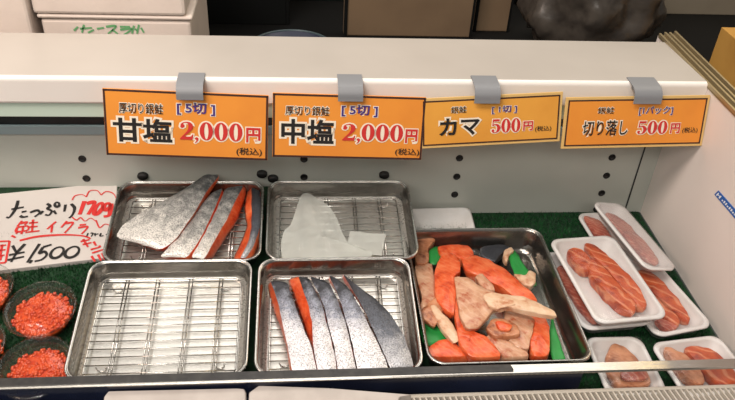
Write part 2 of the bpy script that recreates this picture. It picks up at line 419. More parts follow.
# ------------------------------------------------------------------ turf
def blades(bm, fn, n):
    for _ in range(n):
        r = fn()
        if r is None: continue
        p, up = r
        a = rnd.random()*6.283; w = .0009; h = .004+.003*rnd.random()
        d = Vector((math.cos(a), math.sin(a), 0)); s = Vector((-d.y, d.x, 0))
        bm.faces.new([bm.verts.new(p+s*w), bm.verts.new(p-s*w), bm.verts.new(p+up*h+d*.0025*rnd.random())])
mat_root = empty('turf_mat'); mat_root.location = (.42, .9, 0)
tag(mat_root, 'flat green artificial turf mat under the orange fish tray and the foam packs at right', 'turf mat')
bm = bmesh.new(); bx(bm, (-.235, -.225, 0), (.25, .213, .003)); mesh_obj('backing', bm, M['turf'], mat_root, False)
def f1():
    x = rnd.uniform(.19, .665); y = rnd.uniform(.68, 1.11)
    if x < .41 and y < .99: return None
    return Vector((x-.42, y-.9, .003)), Vector((0, 0, 1))
bm = bmesh.new(); blades(bm, f1, 26000); o = mesh_obj('grass_pile', bm, M['blade'], mat_root, False); tag(o, kind='stuff')
SL = .14; Y0 = .68
def zs(y): return .007+(y-Y0)*SL
ramp = empty('sloped_display_board'); ramp.location = (-.35, .89, .0)
tag(ramp, 'sloping turf covered board under the steel trays and roe cups at left', 'display board')
bm = bmesh.new()
pf = [(Y0, 0), (YW-.002, 0), (YW-.002, zs(YW)-.003), (Y0, zs(Y0)-.003)]
rings_mesh(bm, [[(x, y-.89, z) for y, z in pf] for x in (-.58, .522)], 0, True, True); mesh_obj('board', bm, M['foam'], ramp, False)
bm = bmesh.new()
pf = [(Y0, zs(Y0)-.003), (YW-.002, zs(YW)-.003), (YW-.002, zs(YW)), (Y0, zs(Y0))]
rings_mesh(bm, [[(x, y-.89, z) for y, z in pf] for x in (-.58, .522)], 0, True, True); mesh_obj('turf_cover', bm, M['turf'], ramp, False)
def f2():
    x = rnd.uniform(-.6, -.3); y = rnd.uniform(.685, 1.0)
    return Vector((x+.35, y-.89, zs(y))), Vector((0, -.14, .99))
bm = bmesh.new(); blades(bm, f2, 20000); o = mesh_obj('grass_pile', bm, M['blade'], ramp, False); tag(o, kind='stuff')

# ------------------------------------------------------------------ steel trays and wire racks
def make_tray(cx, y_rear, W, D, h, mw, label, name='steel_tray'):
    root = empty(name, mw)
    bm = bmesh.new(); rings_mesh(bm, vat_rings(W, D, h, .024, .0045, .005), 0, True, False)
    R = bm.verts[:]; n = 28
    bm.verts.ensure_lookup_table()
    nr = len(R)//n; bm.faces.new([bm.verts[(nr-1)*n+k] for k in range(n)][::-1])
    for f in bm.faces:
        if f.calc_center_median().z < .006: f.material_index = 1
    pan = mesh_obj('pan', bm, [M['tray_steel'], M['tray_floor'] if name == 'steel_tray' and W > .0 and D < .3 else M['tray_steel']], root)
    bm = bmesh.new()
    tube(bm, [(x, y, h+.0004) for x, y in rrect(W-.003, D-.003, .0235)], .0019, 8, True)
    mesh_obj('rolled_rim', bm, M['steel'], pan)
    return tag(root, label, 'tray', 'stainless steel fish trays')
def make_rack(W, D, mw, label, nw=13, zr=.011, cross=(-.34, -.12, .12, .34)):
    root = empty('wire_rack', mw)
    bm = bmesh.new(); tube(bm, [(x, y, zr) for x, y in rrect(W, D, .012)], .0014, 8, True); mesh_obj('frame', bm, M['wire'], root)
    bm = bmesh.new()
    for i in range(nw):
        y = -D/2+D*(i+.5)/nw; tube(bm, [(-W/2, y, zr+.0012), (W/2, y, zr+.0012)], .0010, 6)
    mesh_obj('wire_grid', bm, M['wire'], root)
    for c in cross:
        bm = bmesh.new(); tube(bm, [(c*W, -D/2, zr-.0008), (c*W, D/2, zr-.0008)], .0012, 6)
        tube(bm, [(c*W+.005, -D/2, zr-.0008), (c*W+.005, D/2, zr-.0008)], .0012, 6)
        mesh_obj('cross_bar', bm, M['wire'], root)
    for sx in (-1, 1):
        for sy in (-1, 1):
            bm = bmesh.new(); x = sx*W*.39; y = sy*D*.4
            tube(bm, [(x-.007, y, zr), (x-.006, y, .0035), (x-.003, y, .0014), (x+.003, y, .0014), (x+.006, y, .0035), (x+.007, y, zr)], .0012, 6)
            mesh_obj('foot', bm, M['wire'], root)
    return tag(root, label, 'wire rack', 'wire racks inside the steel trays')
H = .036
def slope_mw(cx, yf, D, extra=0.0, lift=0.001, rz=0):
    a = math.atan(SL)+extra
    c = Vector((cx, yf, zs(yf)+lift)) + Vector((0, math.cos(a), math.sin(a)))*(D/2)
    return Matrix.Translation(c) @ Matrix.Rotation(a, 4, 'X') @ Matrix.Rotation(rz, 4, 'Z')
T1 = slope_mw(-.1845, .902, .187); T2 = slope_mw(.0715, .902, .187)
T3 = slope_mw(-.197, .692, .212, .022, .0015); T4 = slope_mw(.0565, .692, .212, .022, .0015)
make_tray(0, 0, .249, .187, H, T1, 'steel tray at back left holding the salted salmon fillets')
make_tray(0, 0, .250, .187, H, T2, 'steel tray at the back holding a crumpled plastic sheet')
make_tray(0, 0, .249, .212, H, T3, 'front left steel tray with only a bare wire rack in it')
make_tray(0, 0, .240, .212, H, T4, 'front steel tray holding five silver salmon slices side by side')
F2 = Matrix.Translation((0, 0, .0012))
make_rack(.205, .148, T1 @ F2, 'wire rack under the salted salmon fillets in the back left tray', 10)
make_rack(.206, .148, T2 @ F2, 'wire rack under the crumpled plastic sheet in the back tray', 10)
make_rack(.212, .176, T3 @ F2, 'bare wire rack with nothing on it in the front left tray', 13)
make_rack(.200, .176, T4 @ F2, 'wire rack under the five silver salmon slices', 13)
KM = Matrix.Translation((.3055, .848, .005))
make_tray(0, 0, .245, .31, .046, KM, 'larger steel tray heaped with orange salmon collar pieces')
o = bpy.data.objects

# ------------------------------------------------------------------ salmon slices
def P(lst, s, ox, oy, z0, z1):
    """trace in zoom pixels -> 3-D points, height running from z0 to z1 along it"""
    n = len(lst); return [at(ox+x/s, oy+y/s, z0+(z1-z0)*i/(n-1)) for i, (x, y) in enumerate(lst)]
def fish(A, B, C, D, s, ox, oy, zl, zt, label, group, mats, seed, bulge=.004, flip=False):
    a = P(A, s, ox, oy, *zl); b = P(B, s, ox, oy, *zt); c = P(C, s, ox, oy, *zt)
    if D is None: d = [Vector((p.x+.001, p.y, q.z)) for p, q in zip(c, a)]
    else: d = P(D, s, ox, oy, *zl)
    return slab('salmon_slice', a, b, c, d, label, 'salmon slice', group, mats, bulge, seed=seed, flip_uv=flip)
g1 = 'salted salmon fillets in the back left tray'; S = 3.812; OX, OY = 105, 165
zl1 = (.078, .058); zt1 = (.098, .078)
fish([(372, 44), (322, 85), (225, 140), (132, 190), (76, 236), (62, 272)], [(370, 40), (318, 82), (220, 138), (125, 188), (64, 236), (38, 276)],
     [(440, 36), (385, 105), (345, 175), (312, 222), (272, 280), (215, 326)], [(436, 52), (392, 118), (350, 182), (316, 228), (276, 286), (214, 334)],
     S, OX, OY, (.101, .066), (.112, .084), 'widest salted salmon fillet, silvery tail piece at the left of the back left tray', g1, (M['skin_salt'], M['flesh']), 2, .006)
fish([(402, 112), (342, 182), (292, 262), (238, 322), (212, 356)], [(405, 105), (345, 176), (296, 254), (240, 316), (208, 350)],
     [(450, 86), (425, 150), (385, 238), (348, 305), (314, 352)], None, S, OX, OY, zl1, zt1,
     'salted salmon fillet lying second from the left in the back left tray', g1, (M['skin_salt'], M['flesh']), 3)
fish([(455, 96), (432, 152), (392, 242), (354, 310), (330, 360)], [(458, 88), (434, 146), (394, 235), (356, 302), (328, 354)],
     [(530, 78), (498, 135), (468, 200), (428, 270), (380, 358)], [(546, 86), (522, 165), (496, 225), (446, 300), (408, 360)], S, OX, OY, zl1, zt1,
     'salted salmon fillet third from the left with its orange cut side showing at right', g1, (M['skin_salt'], M['flesh']), 4)
fish([(540, 96), (532, 170), (540, 232), (515, 300), (484, 360)], [(558, 84), (558, 170), (557, 240), (542, 300), (516, 354)],
     [(590, 98), (598, 175), (588, 245), (566, 310), (540, 354)], None, S, OX, OY, zl1, (.094, .074),
     'narrow dark skinned salmon slice with orange side at the right of the back left tray', g1, (M['skin_dark'], M['flesh']), 5)
g2 = 'silver salmon slices in the front tray'; S = 3.479; OX, OY = 245, 260
zl = (.050, .026); zt = (.074, .050)
fish([(76, 80), (92, 152), (121, 230), (145, 310), (156, 398)], [(86, 70), (108, 130), (127, 200), (146, 290), (166, 396)],
     [(146, 74), (172, 150), (204, 240), (234, 312), (253, 394)], None, S, OX, OY, zl, zt,
     'leftmost of the five silver salmon slices, orange cut face along its left edge', g2, (M['skin'], M['flesh']), 6)
fish([(146, 66), (176, 150), (208, 244), (236, 316), (252, 398)], [(184, 56), (211, 130), (230, 205), (239, 300), (255, 396)],
     [(218, 58), (262, 140), (287, 230), (306, 300), (321, 394)], None, S, OX, OY, zl, zt,
     'second of the five silver salmon slices, with a wide orange cut face at its top', g2, (M['skin'], M['flesh']), 7)
fish([(232, 62), (278, 150), (302, 240), (322, 310), (330, 392)], [(222, 54), (267, 138), (291, 228), (310, 300), (325, 394)],
     [(290, 74), (326, 150), (352, 230), (370, 300), (388, 392)], None, S, OX, OY, zl, zt,
     'middle of the five silver salmon slices', g2, (M['skin'], M['flesh']), 8)
fish([(286, 66), (340, 154), (366, 240), (386, 310), (396, 392)], [(290, 48), (332, 143), (357, 228), (375, 300), (393, 392)],
     [(346, 78), (392, 150), (432, 230), (466, 300), (504, 388)], None, S, OX, OY, zl, zt,
     'fourth of the five silver salmon slices, with a small orange tip at its back end', g2, (M['skin'], M['flesh']), 9)
fish([(334, 62), (396, 150), (444, 236), (480, 312), (506, 384)], [(336, 42), (394, 138), (438, 224), (474, 300), (508, 386)],
     [(382, 88), (460, 140), (524, 215), (560, 285), (590, 376)], None, S, OX, OY, zl, zt,
     'rightmost of the five silver salmon slices, tapering with a dark spotted back', g2, (M['skin_dark'], M['flesh']), 10)

# ------------------------------------------------------------------ crumpled plastic sheet in the second tray
out = [(303, 198), (322, 205), (334, 214), (343, 232), (352, 243), (371, 247), (368, 254), (338, 258), (306, 263), (288, 262), (281, 247), (283, 232), (292, 222)]
bm = bmesh.new()
pts = smooth_closed([at(x, y, .07) for x, y in out], 60); c = sum(pts, Vector())/60
def zsh(p, k): return zs(p.y)+.017+.006*(1-k)+.007*abs(noise.noise(p*24))+.003*noise.noise(p*60)
rings = []
for k in (1, .88, .75, .6, .45, .3, .15, .05):
    rg = []
    for p in pts:
        q = c+(p-c)*k; rg.append(Vector((q.x, q.y, zsh(q, k))))
    rings.append(rg)
rings_mesh(bm, rings, 0, False, True)
o = mesh_obj('plastic_sheet', bm, M['sheet']); recenter(o)
tag(o, 'crumpled milky plastic sheet lying in the back steel tray', 'plastic sheet')
bm = bmesh.new()
G = []
for i in range(9):
    for j in range(7):
        u = i/8; v = j/6
        p = at(350+36*u-4*v, 231+18*v+3*u, .066); p.z = zs(p.y)+.0165+.004*abs(noise.noise(p*80))
        G.append(bm.verts.new(p))
for i in range(8):
    for j in range(6): bm.faces.new((G[i*7+j], G[(i+1)*7+j], G[(i+1)*7+j+1], G[i*7+j+1]))
o = mesh_obj('plastic_scrap', bm, M['sheet']); recenter(o)
tag(o, 'small torn plastic scrap beside the crumpled sheet in the back tray', 'plastic scrap')

# ------------------------------------------------------------------ salmon collars in the big tray
KG = 'salmon collar pieces in the larger tray'
def cut(outl, z, h, m, label, seed, dz=0.0, name='salmon_collar'):
    """flat-topped cut piece over a traced outline; dz lifts its right end"""
    n = len(outl); px = []
    for k in range(n):
        a = Vector(outl[k-1]); b = Vector(outl[k]); c = Vector(outl[(k+1) % n])
        px += [b.lerp(a, .30), b.lerp(a, .12)*.5+b.lerp(c, .12)*.5, b.lerp(c, .30), b.lerp(c, .5)]
    x0 = min(p.x for p in px); x1 = max(p.x for p in px)
    top = [at(405+p.x/2.665, 220+p.y/2.665, z+h+dz*((p.x-x0)/(x1-x0)-.5)) for p in px]
    c = sum(top, Vector())/len(top); q = lambda p, k, d: c+(p-c)*k-Vector((0, 0, d))
    bm = bmesh.new()
    rings_mesh(bm, [[q(p, .9, h) for p in top], [q(p, .97, h*.6) for p in top], [q(p, 1.0, h*.22) for p in top], [q(p, .985, h*.06) for p in top], [q(p, .95, 0) for p in top],
                    [q(p, .75, -.0010) for p in top], [q(p, .5, -.0015) for p in top], [q(p, .22, -.0018) for p in top]], 0, True, True)
    jitter(bm, .0022, 50, seed); jitter(bm, .0013, 130, seed+3)
    o = crisp(mesh_obj(name, bm, m), .6); recenter(o); return tag(o, label, 'salmon piece', KG)
FL, CO, BR = M['flesh'], M['collar'], M['collar_brown']
cut([(30, 42), (78, 38), (80, 55), (62, 75), (66, 110), (50, 118), (26, 112)], .014, .02, BR, 'brown orange salmon piece in the back left corner of the larger tray', 1)
cut([(20, 115), (75, 110), (82, 180), (95, 200), (95, 240), (70, 280), (42, 240), (45, 200)], .012, .02, CO, 'tan skinned salmon piece along the left side of the larger tray', 2)
cut([(40, 240), (65, 215), (96, 205), (102, 240), (80, 288), (48, 262)], .030, .010, BR, 'brown scrap lying on the tan piece at the left of the larger tray', 3)
cut([(195, 75), (245, 62), (284, 68), (252, 95), (242, 112), (205, 98)], .014, .016, M['skin_dark'], 'dark silver skin piece at the back edge of the collar heap', 4)
cut([(85, 70), (130, 62), (170, 68), (188, 90), (160, 106), (122, 94), (95, 96)], .018, .02, FL, 'orange piece lying across the back left of the collar heap', 5, .006)
cut([(150, 104), (185, 88), (240, 112), (292, 148), (332, 186), (360, 214), (332, 226), (288, 204), (258, 178), (228, 166), (195, 148), (160, 132)], .020, .02, FL, 'long orange piece running from the back of the heap down to its right side', 6)
cut([(262, 78), (284, 70), (290, 80), (280, 92), (272, 112), (262, 102)], .022, .012, M['fin_pale'], 'small pale fin tip beside the dark silver skin piece', 7)
cut([(288, 142), (322, 148), (332, 132), (350, 140), (350, 164), (336, 178), (312, 170)], .022, .014, M['fin_pale'], 'curled whitish fin piece beside the green leaf sheet at back right', 8)
cut([(98, 90), (124, 84), (150, 110), (148, 138), (132, 150), (138, 200), (132, 252), (108, 240), (84, 215), (78, 175), (78, 130)], .026, .02, FL, 'bright orange slab standing out at the left centre of the heap', 9, .006)
cut([(66, 228), (82, 226), (130, 278), (146, 322), (130, 330), (96, 288)], .034, .009, M['fin_pale'], 'narrow pale belly strip leaning between orange pieces at left', 10)
cut([(335, 240), (365, 248), (382, 272), (388, 320), (386, 362), (342, 364), (332, 330), (338, 290)], .014, .022, FL, 'orange salmon block in the front right corner of the larger tray', 11)
cut([(262, 232), (320, 240), (348, 264), (338, 310), (332, 345), (300, 340), (268, 310)], .020, .02, CO, 'pinkish tan piece under the pale pointed fin at the right of the heap', 12)
cut([(60, 336), (100, 318), (130, 322), (160, 346), (176, 364), (66, 366)], .012, .022, FL, 'orange salmon chunk in the front left corner of the larger tray', 13)
cut([(212, 306), (240, 304), (282, 328), (328, 348), (332, 364), (268, 366), (242, 345)], .018, .022, CO, 'pinkish tan piece at the front of the heap beside the orange block', 14)
cut([(128, 190), (142, 202), (150, 262), (172, 290), (214, 308), (244, 340), (260, 364), (178, 366), (150, 340), (136, 290)], .024, .02, FL, 'broad bright orange piece at the front centre of the heap', 15)
cut([(214, 286), (234, 260), (266, 262), (302, 282), (308, 304), (268, 312), (234, 306)], .036, .013, BR, 'brownish collar chunk in front of the pale pointed fin', 16)
cut([(240, 270), (262, 266), (288, 280), (280, 294), (250, 290)], .048, .006, FL, 'small orange bit on top of the brownish collar chunk', 17)
cut([(184, 150), (206, 140), (228, 164), (244, 188), (212, 184)], .036, .014, CO, 'tan wedge tucked between the long orange piece and the large pale collar', 18)
cut([(130, 148), (165, 150), (205, 175), (236, 190), (268, 200), (272, 226), (236, 236), (216, 264), (196, 286), (160, 286), (146, 250), (136, 200)], .042, .015, CO, 'large pale collar piece on top of the heap at its centre', 19)
cut([(205, 198), (240, 192), (300, 200), (350, 215), (394, 240), (409, 257), (368, 252), (320, 242), (272, 230), (246, 238), (222, 226)], .056, .009, M['fin_pale'], 'pale pointed collar fin sticking out toward the right rim', 20)
def leaf(outl, z, label):
    pts = [at(x, y, z) for x, y in outl]; bm = bmesh.new()
    sm = smooth_closed(pts, 40); c = sum(sm, Vector())/40
    sm = [c+(p-c)*(1+.06*(i % 2)) for i, p in enumerate(sm)]
    top = [[c+(p-c)*k+Vector((0, 0, .0025*noise.noise((c+(p-c)*k)*70))) for p in sm] for k in (1, .6, .25)]
    low = [[p-Vector((0, 0, .0008)) for p in r] for r in top]
    rings_mesh(bm, low[::-1]+top, 0, True, True)
    o = mesh_obj('leaf_divider', bm, M['leaf']); recenter(o); tag(o, label, 'leaf divider', 'green plastic leaf sheets under the collars')
leaf([(509, 255), (516, 252), (522, 262), (532, 276), (536, 284), (526, 286), (516, 276)], .030, 'green plastic leaf sheet beside the curled whitish fin')
leaf([(421, 324), (432, 318), (444, 322), (450, 338), (440, 343), (425, 344)], .026, 'green plastic leaf sheet showing at the left front of the collar heap')
leaf([(552, 318), (556, 330), (562, 348), (565, 362), (556, 366), (550, 345)], .022, 'green plastic leaf sheet along the right wall of the larger tray')
leaf([(430, 250), (438, 247), (441, 256), (436, 264), (430, 262)], .030, 'small green plastic leaf tip at the back left of the collar heap')

# ------------------------------------------------------------------ foam packs of salmon
def foam_pack(q, h, label, group='foam packs of cut salmon', with_film=True, wrap='film'):
    m, W, L = quad_frame(q)
    m = m @ Matrix.Translation((0, 0, -h))
    root = empty('foam_pack', m)
    def rr(ins, z, r): return [(x, y, z) for x, y in rrect(W-2*ins, L-2*ins, r)]
    bm = bmesh.new()
    rings_mesh(bm, [rr(.020, .003, .012), rr(.0145, .0045, .014), rr(.0075, h-.003, .017), rr(.006, h-.0005, .018), rr(.0035, h, .018), rr(.0005, h-.0015, .018), rr(0, h-.004, .018),
                    rr(.003, h-.006, .018), rr(.012, .003, .014), rr(.016, 0, .012)], 0, True, True)
    mesh_obj('foam_tray', bm, M['foam'], root)
    if with_film:
        bm = bmesh.new(); rg = []
        for k, z in ((.002, h+.0008), (.13*W, h+.0025), (.26*W, h+.004), (.40*W, h+.0045)):
            r_ = rr(k, z, min(max(.018-k*.3, .004), .08*W)); rg.append([(x, y, zz+.0012*noise.noise(Vector((x, y, 0))*70)) for x, y, zz in r_])
        rings_mesh(bm, rg, 0, False, True); mesh_obj('wrap_film', bm, M[wrap], root)
    tag(root, label, 'foam pack', group)
    return m, W, L
SN = [0]
def pack_slice(pk, pts, h, m, label, z=.0045):
    """pts in the pack's own unit square, x to the right and y to the rear, -.5 .. .5"""
    mw, W, L = pk; SN[0] += 1
    bm = blob_bm([Vector((x*W, y*L, z)) for x, y in pts], h, SN[0]+30, .0013)
    o = crisp(mesh_obj('salmon_slice', bm, m, mw=mw)); me = o.data
    c = sum((v.co for v in me.vertices), Vector())/len(me.vertices); c.z = z
    me.transform(Matrix.Translation(-c)); o.matrix_world = mw @ Matrix.Translation(c)
    tag(o, label, 'salmon slice', 'salmon slices in foam packs')
def Q(pts, z): return [at(x, y, (z[i] if isinstance(z, (list, tuple)) else z)) for i, (x, y) in enumerate(pts)]
pk = foam_pack(Q([(579, 214), (600, 210), (636, 258), (606, 264)], .026), .021, 'foam pack lying flat at the back corner, mostly under the tilted pack')
pack_slice(pk, [(-.3, .38), (-.1, .42), (.2, .3), (.22, -.1), (.1, -.3), (-.2, -.1)], .016, M['pack_pale'], 'pink salmon cut in the flat pack at the back corner')
pk = foam_pack(Q([(600, 262), (648, 254), (720, 328), (652, 334)], .034), .026, 'foam pack against the right wall below the tilted pack')
pack_slice(pk, [(.02, .3), (.28, .3), (.34, 0), (.3, -.3), (.2, -.36), (.06, -.1)], .018, M['pack_flesh'], 'dark orange salmon slice at the right of the pack by the wall')
pack_slice(pk, [(-.3, .3), (-.04, .3), (.03, -.05), (.1, -.34), (-.05, -.36), (-.22, -.1)], .017, M['pack_flesh'], 'red salmon slice at the left of the pack by the wall')
pack_slice(pk, [(-.22, -.26), (-.02, -.3), (.0, -.4), (-.2, -.4)], .013, M['pack_pale'], 'pale fin scrap at the front of the pack by the wall')
pk = foam_pack(Q([(544, 256), (601, 244), (652, 321), (585, 332)], .040), .026, 'lower foam pack of the two pack stack beside the larger tray')
pack_slice(pk, [(-.36, .3), (-.2, .36), (-.05, .2), (-.1, -.3), (-.25, -.36), (-.34, -.1)], .013, M['pack_pale'], 'pale salmon slice showing along the left of the lower stacked pack')
pack_slice(pk, [(-.1, -.2), (.2, -.2), (.2, -.38), (-.15, -.38)], .013, M['pack_flesh'], 'orange salmon cut at the front of the lower stacked pack')
pk = foam_pack(Q([(552, 242), (609, 231), (668, 312), (599, 328)], .068), .024, 'topmost foam pack of the stack, holding three bright orange salmon slices')
pack_slice(pk, [(-.33, .32), (-.2, .37), (-.08, .3), (-.06, .16), (-.16, .08), (-.28, .12)], .020, M['pack_flesh'], 'round orange salmon cut at the back left of the topmost pack')
pack_slice(pk, [(-.02, .40), (.12, .38), (.26, .14), (.34, -.12), (.33, -.32), (.24, -.38), (.14, -.3), (.08, 0), (0, .2)], .021, M['pack_flesh'], 'long orange salmon slice at the right of the topmost pack')
pack_slice(pk, [(-.06, .22), (.03, .14), (.1, -.12), (.16, -.34), (.06, -.42), (-.06, -.34), (-.16, -.14), (-.2, .04)], .021, M['pack_flesh'], 'orange salmon slice in the middle of the topmost pack with a pale belly tip')
pk = foam_pack(Q([(596, 200), (618, 204), (688, 274), (638, 264)], [.084, .066, .056, .072]), .020, 'tilted film wrapped foam pack leaning beside the right wall', wrap='misty')
pack_slice(pk, [(-.28, .32), (-.05, .36), (.2, .2), (.26, -.1), (.2, -.36), (-.1, -.34), (-.2, 0)], .011, M['pack_pale'], 'pink salmon piece under misted film in the tilted pack')
pk = foam_pack(Q([(587, 338), (637, 334), (672, 392), (606, 396)], .030), .024, 'front foam pack behind the rail, nearer the larger tray')
pack_slice(pk, [(-.3, .05), (-.05, .38), (.18, .3), (.3, 0), (.3, -.3), (0, -.36), (-.26, -.3)], .017, M['collar_brown'], 'brown pink salmon trimmings in the front pack nearer the larger tray')
pack_slice(pk, [(-.14, -.16), (.2, -.1), (.26, -.26), (0, -.3), (-.16, -.28)], .006, M['pack_pale'], 'pink salmon trimming on top in the front pack nearer the larger tray', z=.022)
pk = foam_pack(Q([(652, 341), (716, 335), (766, 390), (682, 396)], .030), .024, 'front foam pack behind the rail by the right wall')
pack_slice(pk, [(-.34, .36), (-.24, .38), (-.1, .18), (-.08, -.2), (-.24, -.3), (-.34, 0)], .017, M['collar_brown'], 'dark edged salmon slice at the left of the front pack by the wall')
pack_slice(pk, [(-.06, .34), (.2, .34), (.34, .1), (.34, -.3), (.05, -.36), (-.04, 0)], .018, M['pack_flesh'], 'orange salmon slice at the right of the front pack by the wall')
# white foam tray leaning at the back wall behind the larger tray
q = [aty(404, 207, 1.108), aty(468, 207, 1.108), at(480, 233, .012), at(404, 233, .012)]
m, W, L = quad_frame(q); root = empty('foam_tray', m @ Matrix.Translation((0, 0, -.012)))
bm = bmesh.new()
def rr2(W, L, ins, z, r): return [(x, y, z) for x, y in rrect(W-2*ins, L-2*ins, r)]
rings_mesh(bm, [rr2(W, L, .014, .003, .008), rr2(W, L, .006, .011, .012), rr2(W, L, .003, .012, .012), rr2(W, L, 0, .009, .012), rr2(W, L, .01, 0, .008)], 0, True, True)
mesh_obj('shell', bm, M['foam'], root)
tag(root, 'empty white foam tray against the back wall behind the larger steel tray', 'foam tray')

# ------------------------------------------------------------------ roe cups
def roe_cup(cx, cy, r, label, roe_label, fill=.02, seed=1, pink=False):
    a = math.atan(SL)
    mw = Matrix.Translation((cx, cy, zs(cy)+.003)) @ Matrix.Rotation(a, 4, 'X')
    root = empty('plastic_cup', mw); h = .034
    bm = bmesh.new()
    lathe(bm, [(r*.72, 0), (r*.76, .002), (r*.92, h*.8), (r*.95, h-.002), (r, h), (r, h+.0012), (r*.94, h), (r*.91, h*.8), (r*.74, .003)], caps=(True, True))
    mesh_obj('cup', bm, M['clear'], root)
    bm = bmesh.new()
    lathe(bm, [(r*1.02, h-.001), (r*1.02, h+.002), (r*.95, h+.003), (r*.9, h+.001), (r*.84, h+.0015), (r*.8, h+.005), (r*.4, h+.0055), (r*.06, h+.0055)], caps=(False, True))
    ld = mesh_obj('lid', bm, M['lid'], root)
    bm = bmesh.new(); lathe(bm, [(r*1.005, h+.0005), (r*1.03, h+.001), (r*1.03, h+.0025), (r*1.0, h+.003)]); mesh_obj('rim_ring', bm, M['clear'], ld)
    tag(root, label, 'plastic cup', 'clear cups of salmon roe')
    bm = bmesh.new(); rg = random.Random(seed)
    lathe(bm, [(r*.70, .0035), (r*.80, fill*.75), (r*.6, fill*.95), (r*.2, fill)], seg=24, caps=(True, True))
    for _ in range(330):
        d = math.sqrt(rg.random())*r*.82; t = rg.random()*6.283
        z = fill*(.98-.3*(d/r)**2)+rg.uniform(-.001, .002)
        bmesh.ops.create_icosphere(bm, subdivisions=1, radius=.0031, matrix=Matrix.Translation((d*math.cos(t), d*math.sin(t), z)))
    o = mesh_obj('salmon_roe', bm, M['roe'], mw=mw); tag(o, roe_label, 'salmon roe', kind='stuff')
def cupxy(px, py): p = at(px, py, .058); return p.x, p.y
roe_cup(*cupxy(42, 309), .050, 'clear lidded cup of roe between the handwritten board and the bare rack tray', 'orange roe inside the cup just below the handwritten board', .026, 1)
roe_cup(*cupxy(35, 360), .050, 'clear lidded cup of roe at the front left corner by the rail', 'orange roe inside the cup nearest the front rail', .020, 2)
roe_cup(*cupxy(-20, 292), .050, 'clear cup of roe cut off by the left edge of the photo, the farther one', 'orange roe inside the farther cup cut off at left', .026, 3)
roe_cup(*cupxy(-33, 342), .050, 'clear cup of roe barely showing at the left edge of the photo, the nearer one', 'orange roe inside the nearer cup cut off at left', .020, 4)

# ------------------------------------------------------------------ handwritten foam board
q = [aty(-60, 191, 1.104), aty(120, 188, 1.104), at(109, 265, .050), at(-75, 269, .052)]
BM, W, L = quad_frame(q); BN = BM.to_3x3() @ Vector((0, 0, 1)); BO = BM.translation
hb = empty('price_board', BM @ Matrix.Translation((0, 0, -.012)))
tag(hb, 'white foam board handwritten in black and red marker, leaning at the left', 'price board')
bm = bmesh.new()
rings_mesh(bm, [rr2(W, L, .0, 0, .006), rr2(W, L, 0, .009, .006), rr2(W, L, .001, .0100, .006), rr2(W, L, .0025, .0102, .006), rr2(W, L, .004, .0098, .006), rr2(W, L, .008, .0096, .006)], 0, True, True)
mesh_obj('board', bm, M['paperboard'], hb, False)
bi = (BM @ Matrix.Translation((0, 0, -.012))).inverted()
HP = .0106
def ribbon(bm, pts, w, z=HP, smooth=True):
    P2 = [Vector(p) for p in pts]
    if smooth and len(P2) > 2: P2 = [Vector(p) for p in catmull([p.to_3d() for p in P2], 6*len(P2))]
    V = []
    for i, p in enumerate(P2):
        a = P2[max(i-1, 0)]; b = P2[min(i+1, len(P2)-1)]; d = (b-a).xy
        if d.length < 1e-9: d = Vector((1, 0))
        d.normalize(); n = Vector((-d.y, d.x)); t = i/(len(P2)-1); ww = w*(.5+.25*math.sin(math.pi*min(1, t*1.3+.2)))
        V.append([bm.verts.new((p.x+n.x*ww*s, p.y+n.y*ww*s, z)) for s in (1, -1)])
    for i in range(len(V)-1): bm.faces.new((V[i][0], V[i][1], V[i+1][1], V[i+1][0]))
def hw(x, y):
    p = on_plane(x/4, 180+y/4, BO-BN*(.012-HP), BN); return (bi @ p).xy
def ell(cx, cy, rx, ry, sl=0, n=12): return [(cx+rx*math.cos(k*2*math.pi/n)-sl*ry*math.sin(k*2*math.pi/n), cy+ry*math.sin(k*2*math.pi/n)) for k in range(n+1)]
KB = {'ta': [[(45, 117), (95, 108)], [(72, 82), (62, 115), (38, 148), (25, 148)], [(86, 128), (106, 124)], [(80, 143), (92, 148), (112, 145)]],
      'tsu': [[(120, 130), (148, 121), (158, 131), (138, 147)]],
      'pu': [[(188, 94), (200, 104), (190, 114), (206, 124), (196, 140), (180, 138)], [(172, 123), (160, 138)], [(214, 122), (224, 136)], ell(228, 98, 9, 9)],
      'ri': [[(262, 98), (257, 126)], [(284, 95), (298, 112), (290, 138), (276, 152)]],
      'yen': [[(50, 262), (66, 292)], [(100, 255), (66, 292), (44, 328)], [(36, 300), (98, 288)], [(30, 320), (96, 306)]],
      'one': [[(158, 255), (108, 330)], [(128, 320), (118, 333)]],
      'five': [[(172, 268), (206, 258)], [(172, 268), (158, 292), (178, 286), (186, 300), (166, 318), (138, 325)]],
      'zeros': [ell(228, 290, 24, 22, .5), ell(288, 288, 26, 22, .5)],
      'small': [[(352, 212), (346, 226)], [(362, 212), (372, 214), (364, 226)], [(380, 212), (380, 224)], [(376, 218), (394, 215)], [(404, 212), (400, 224), (414, 222)], [(424, 216), (436, 226)]]}
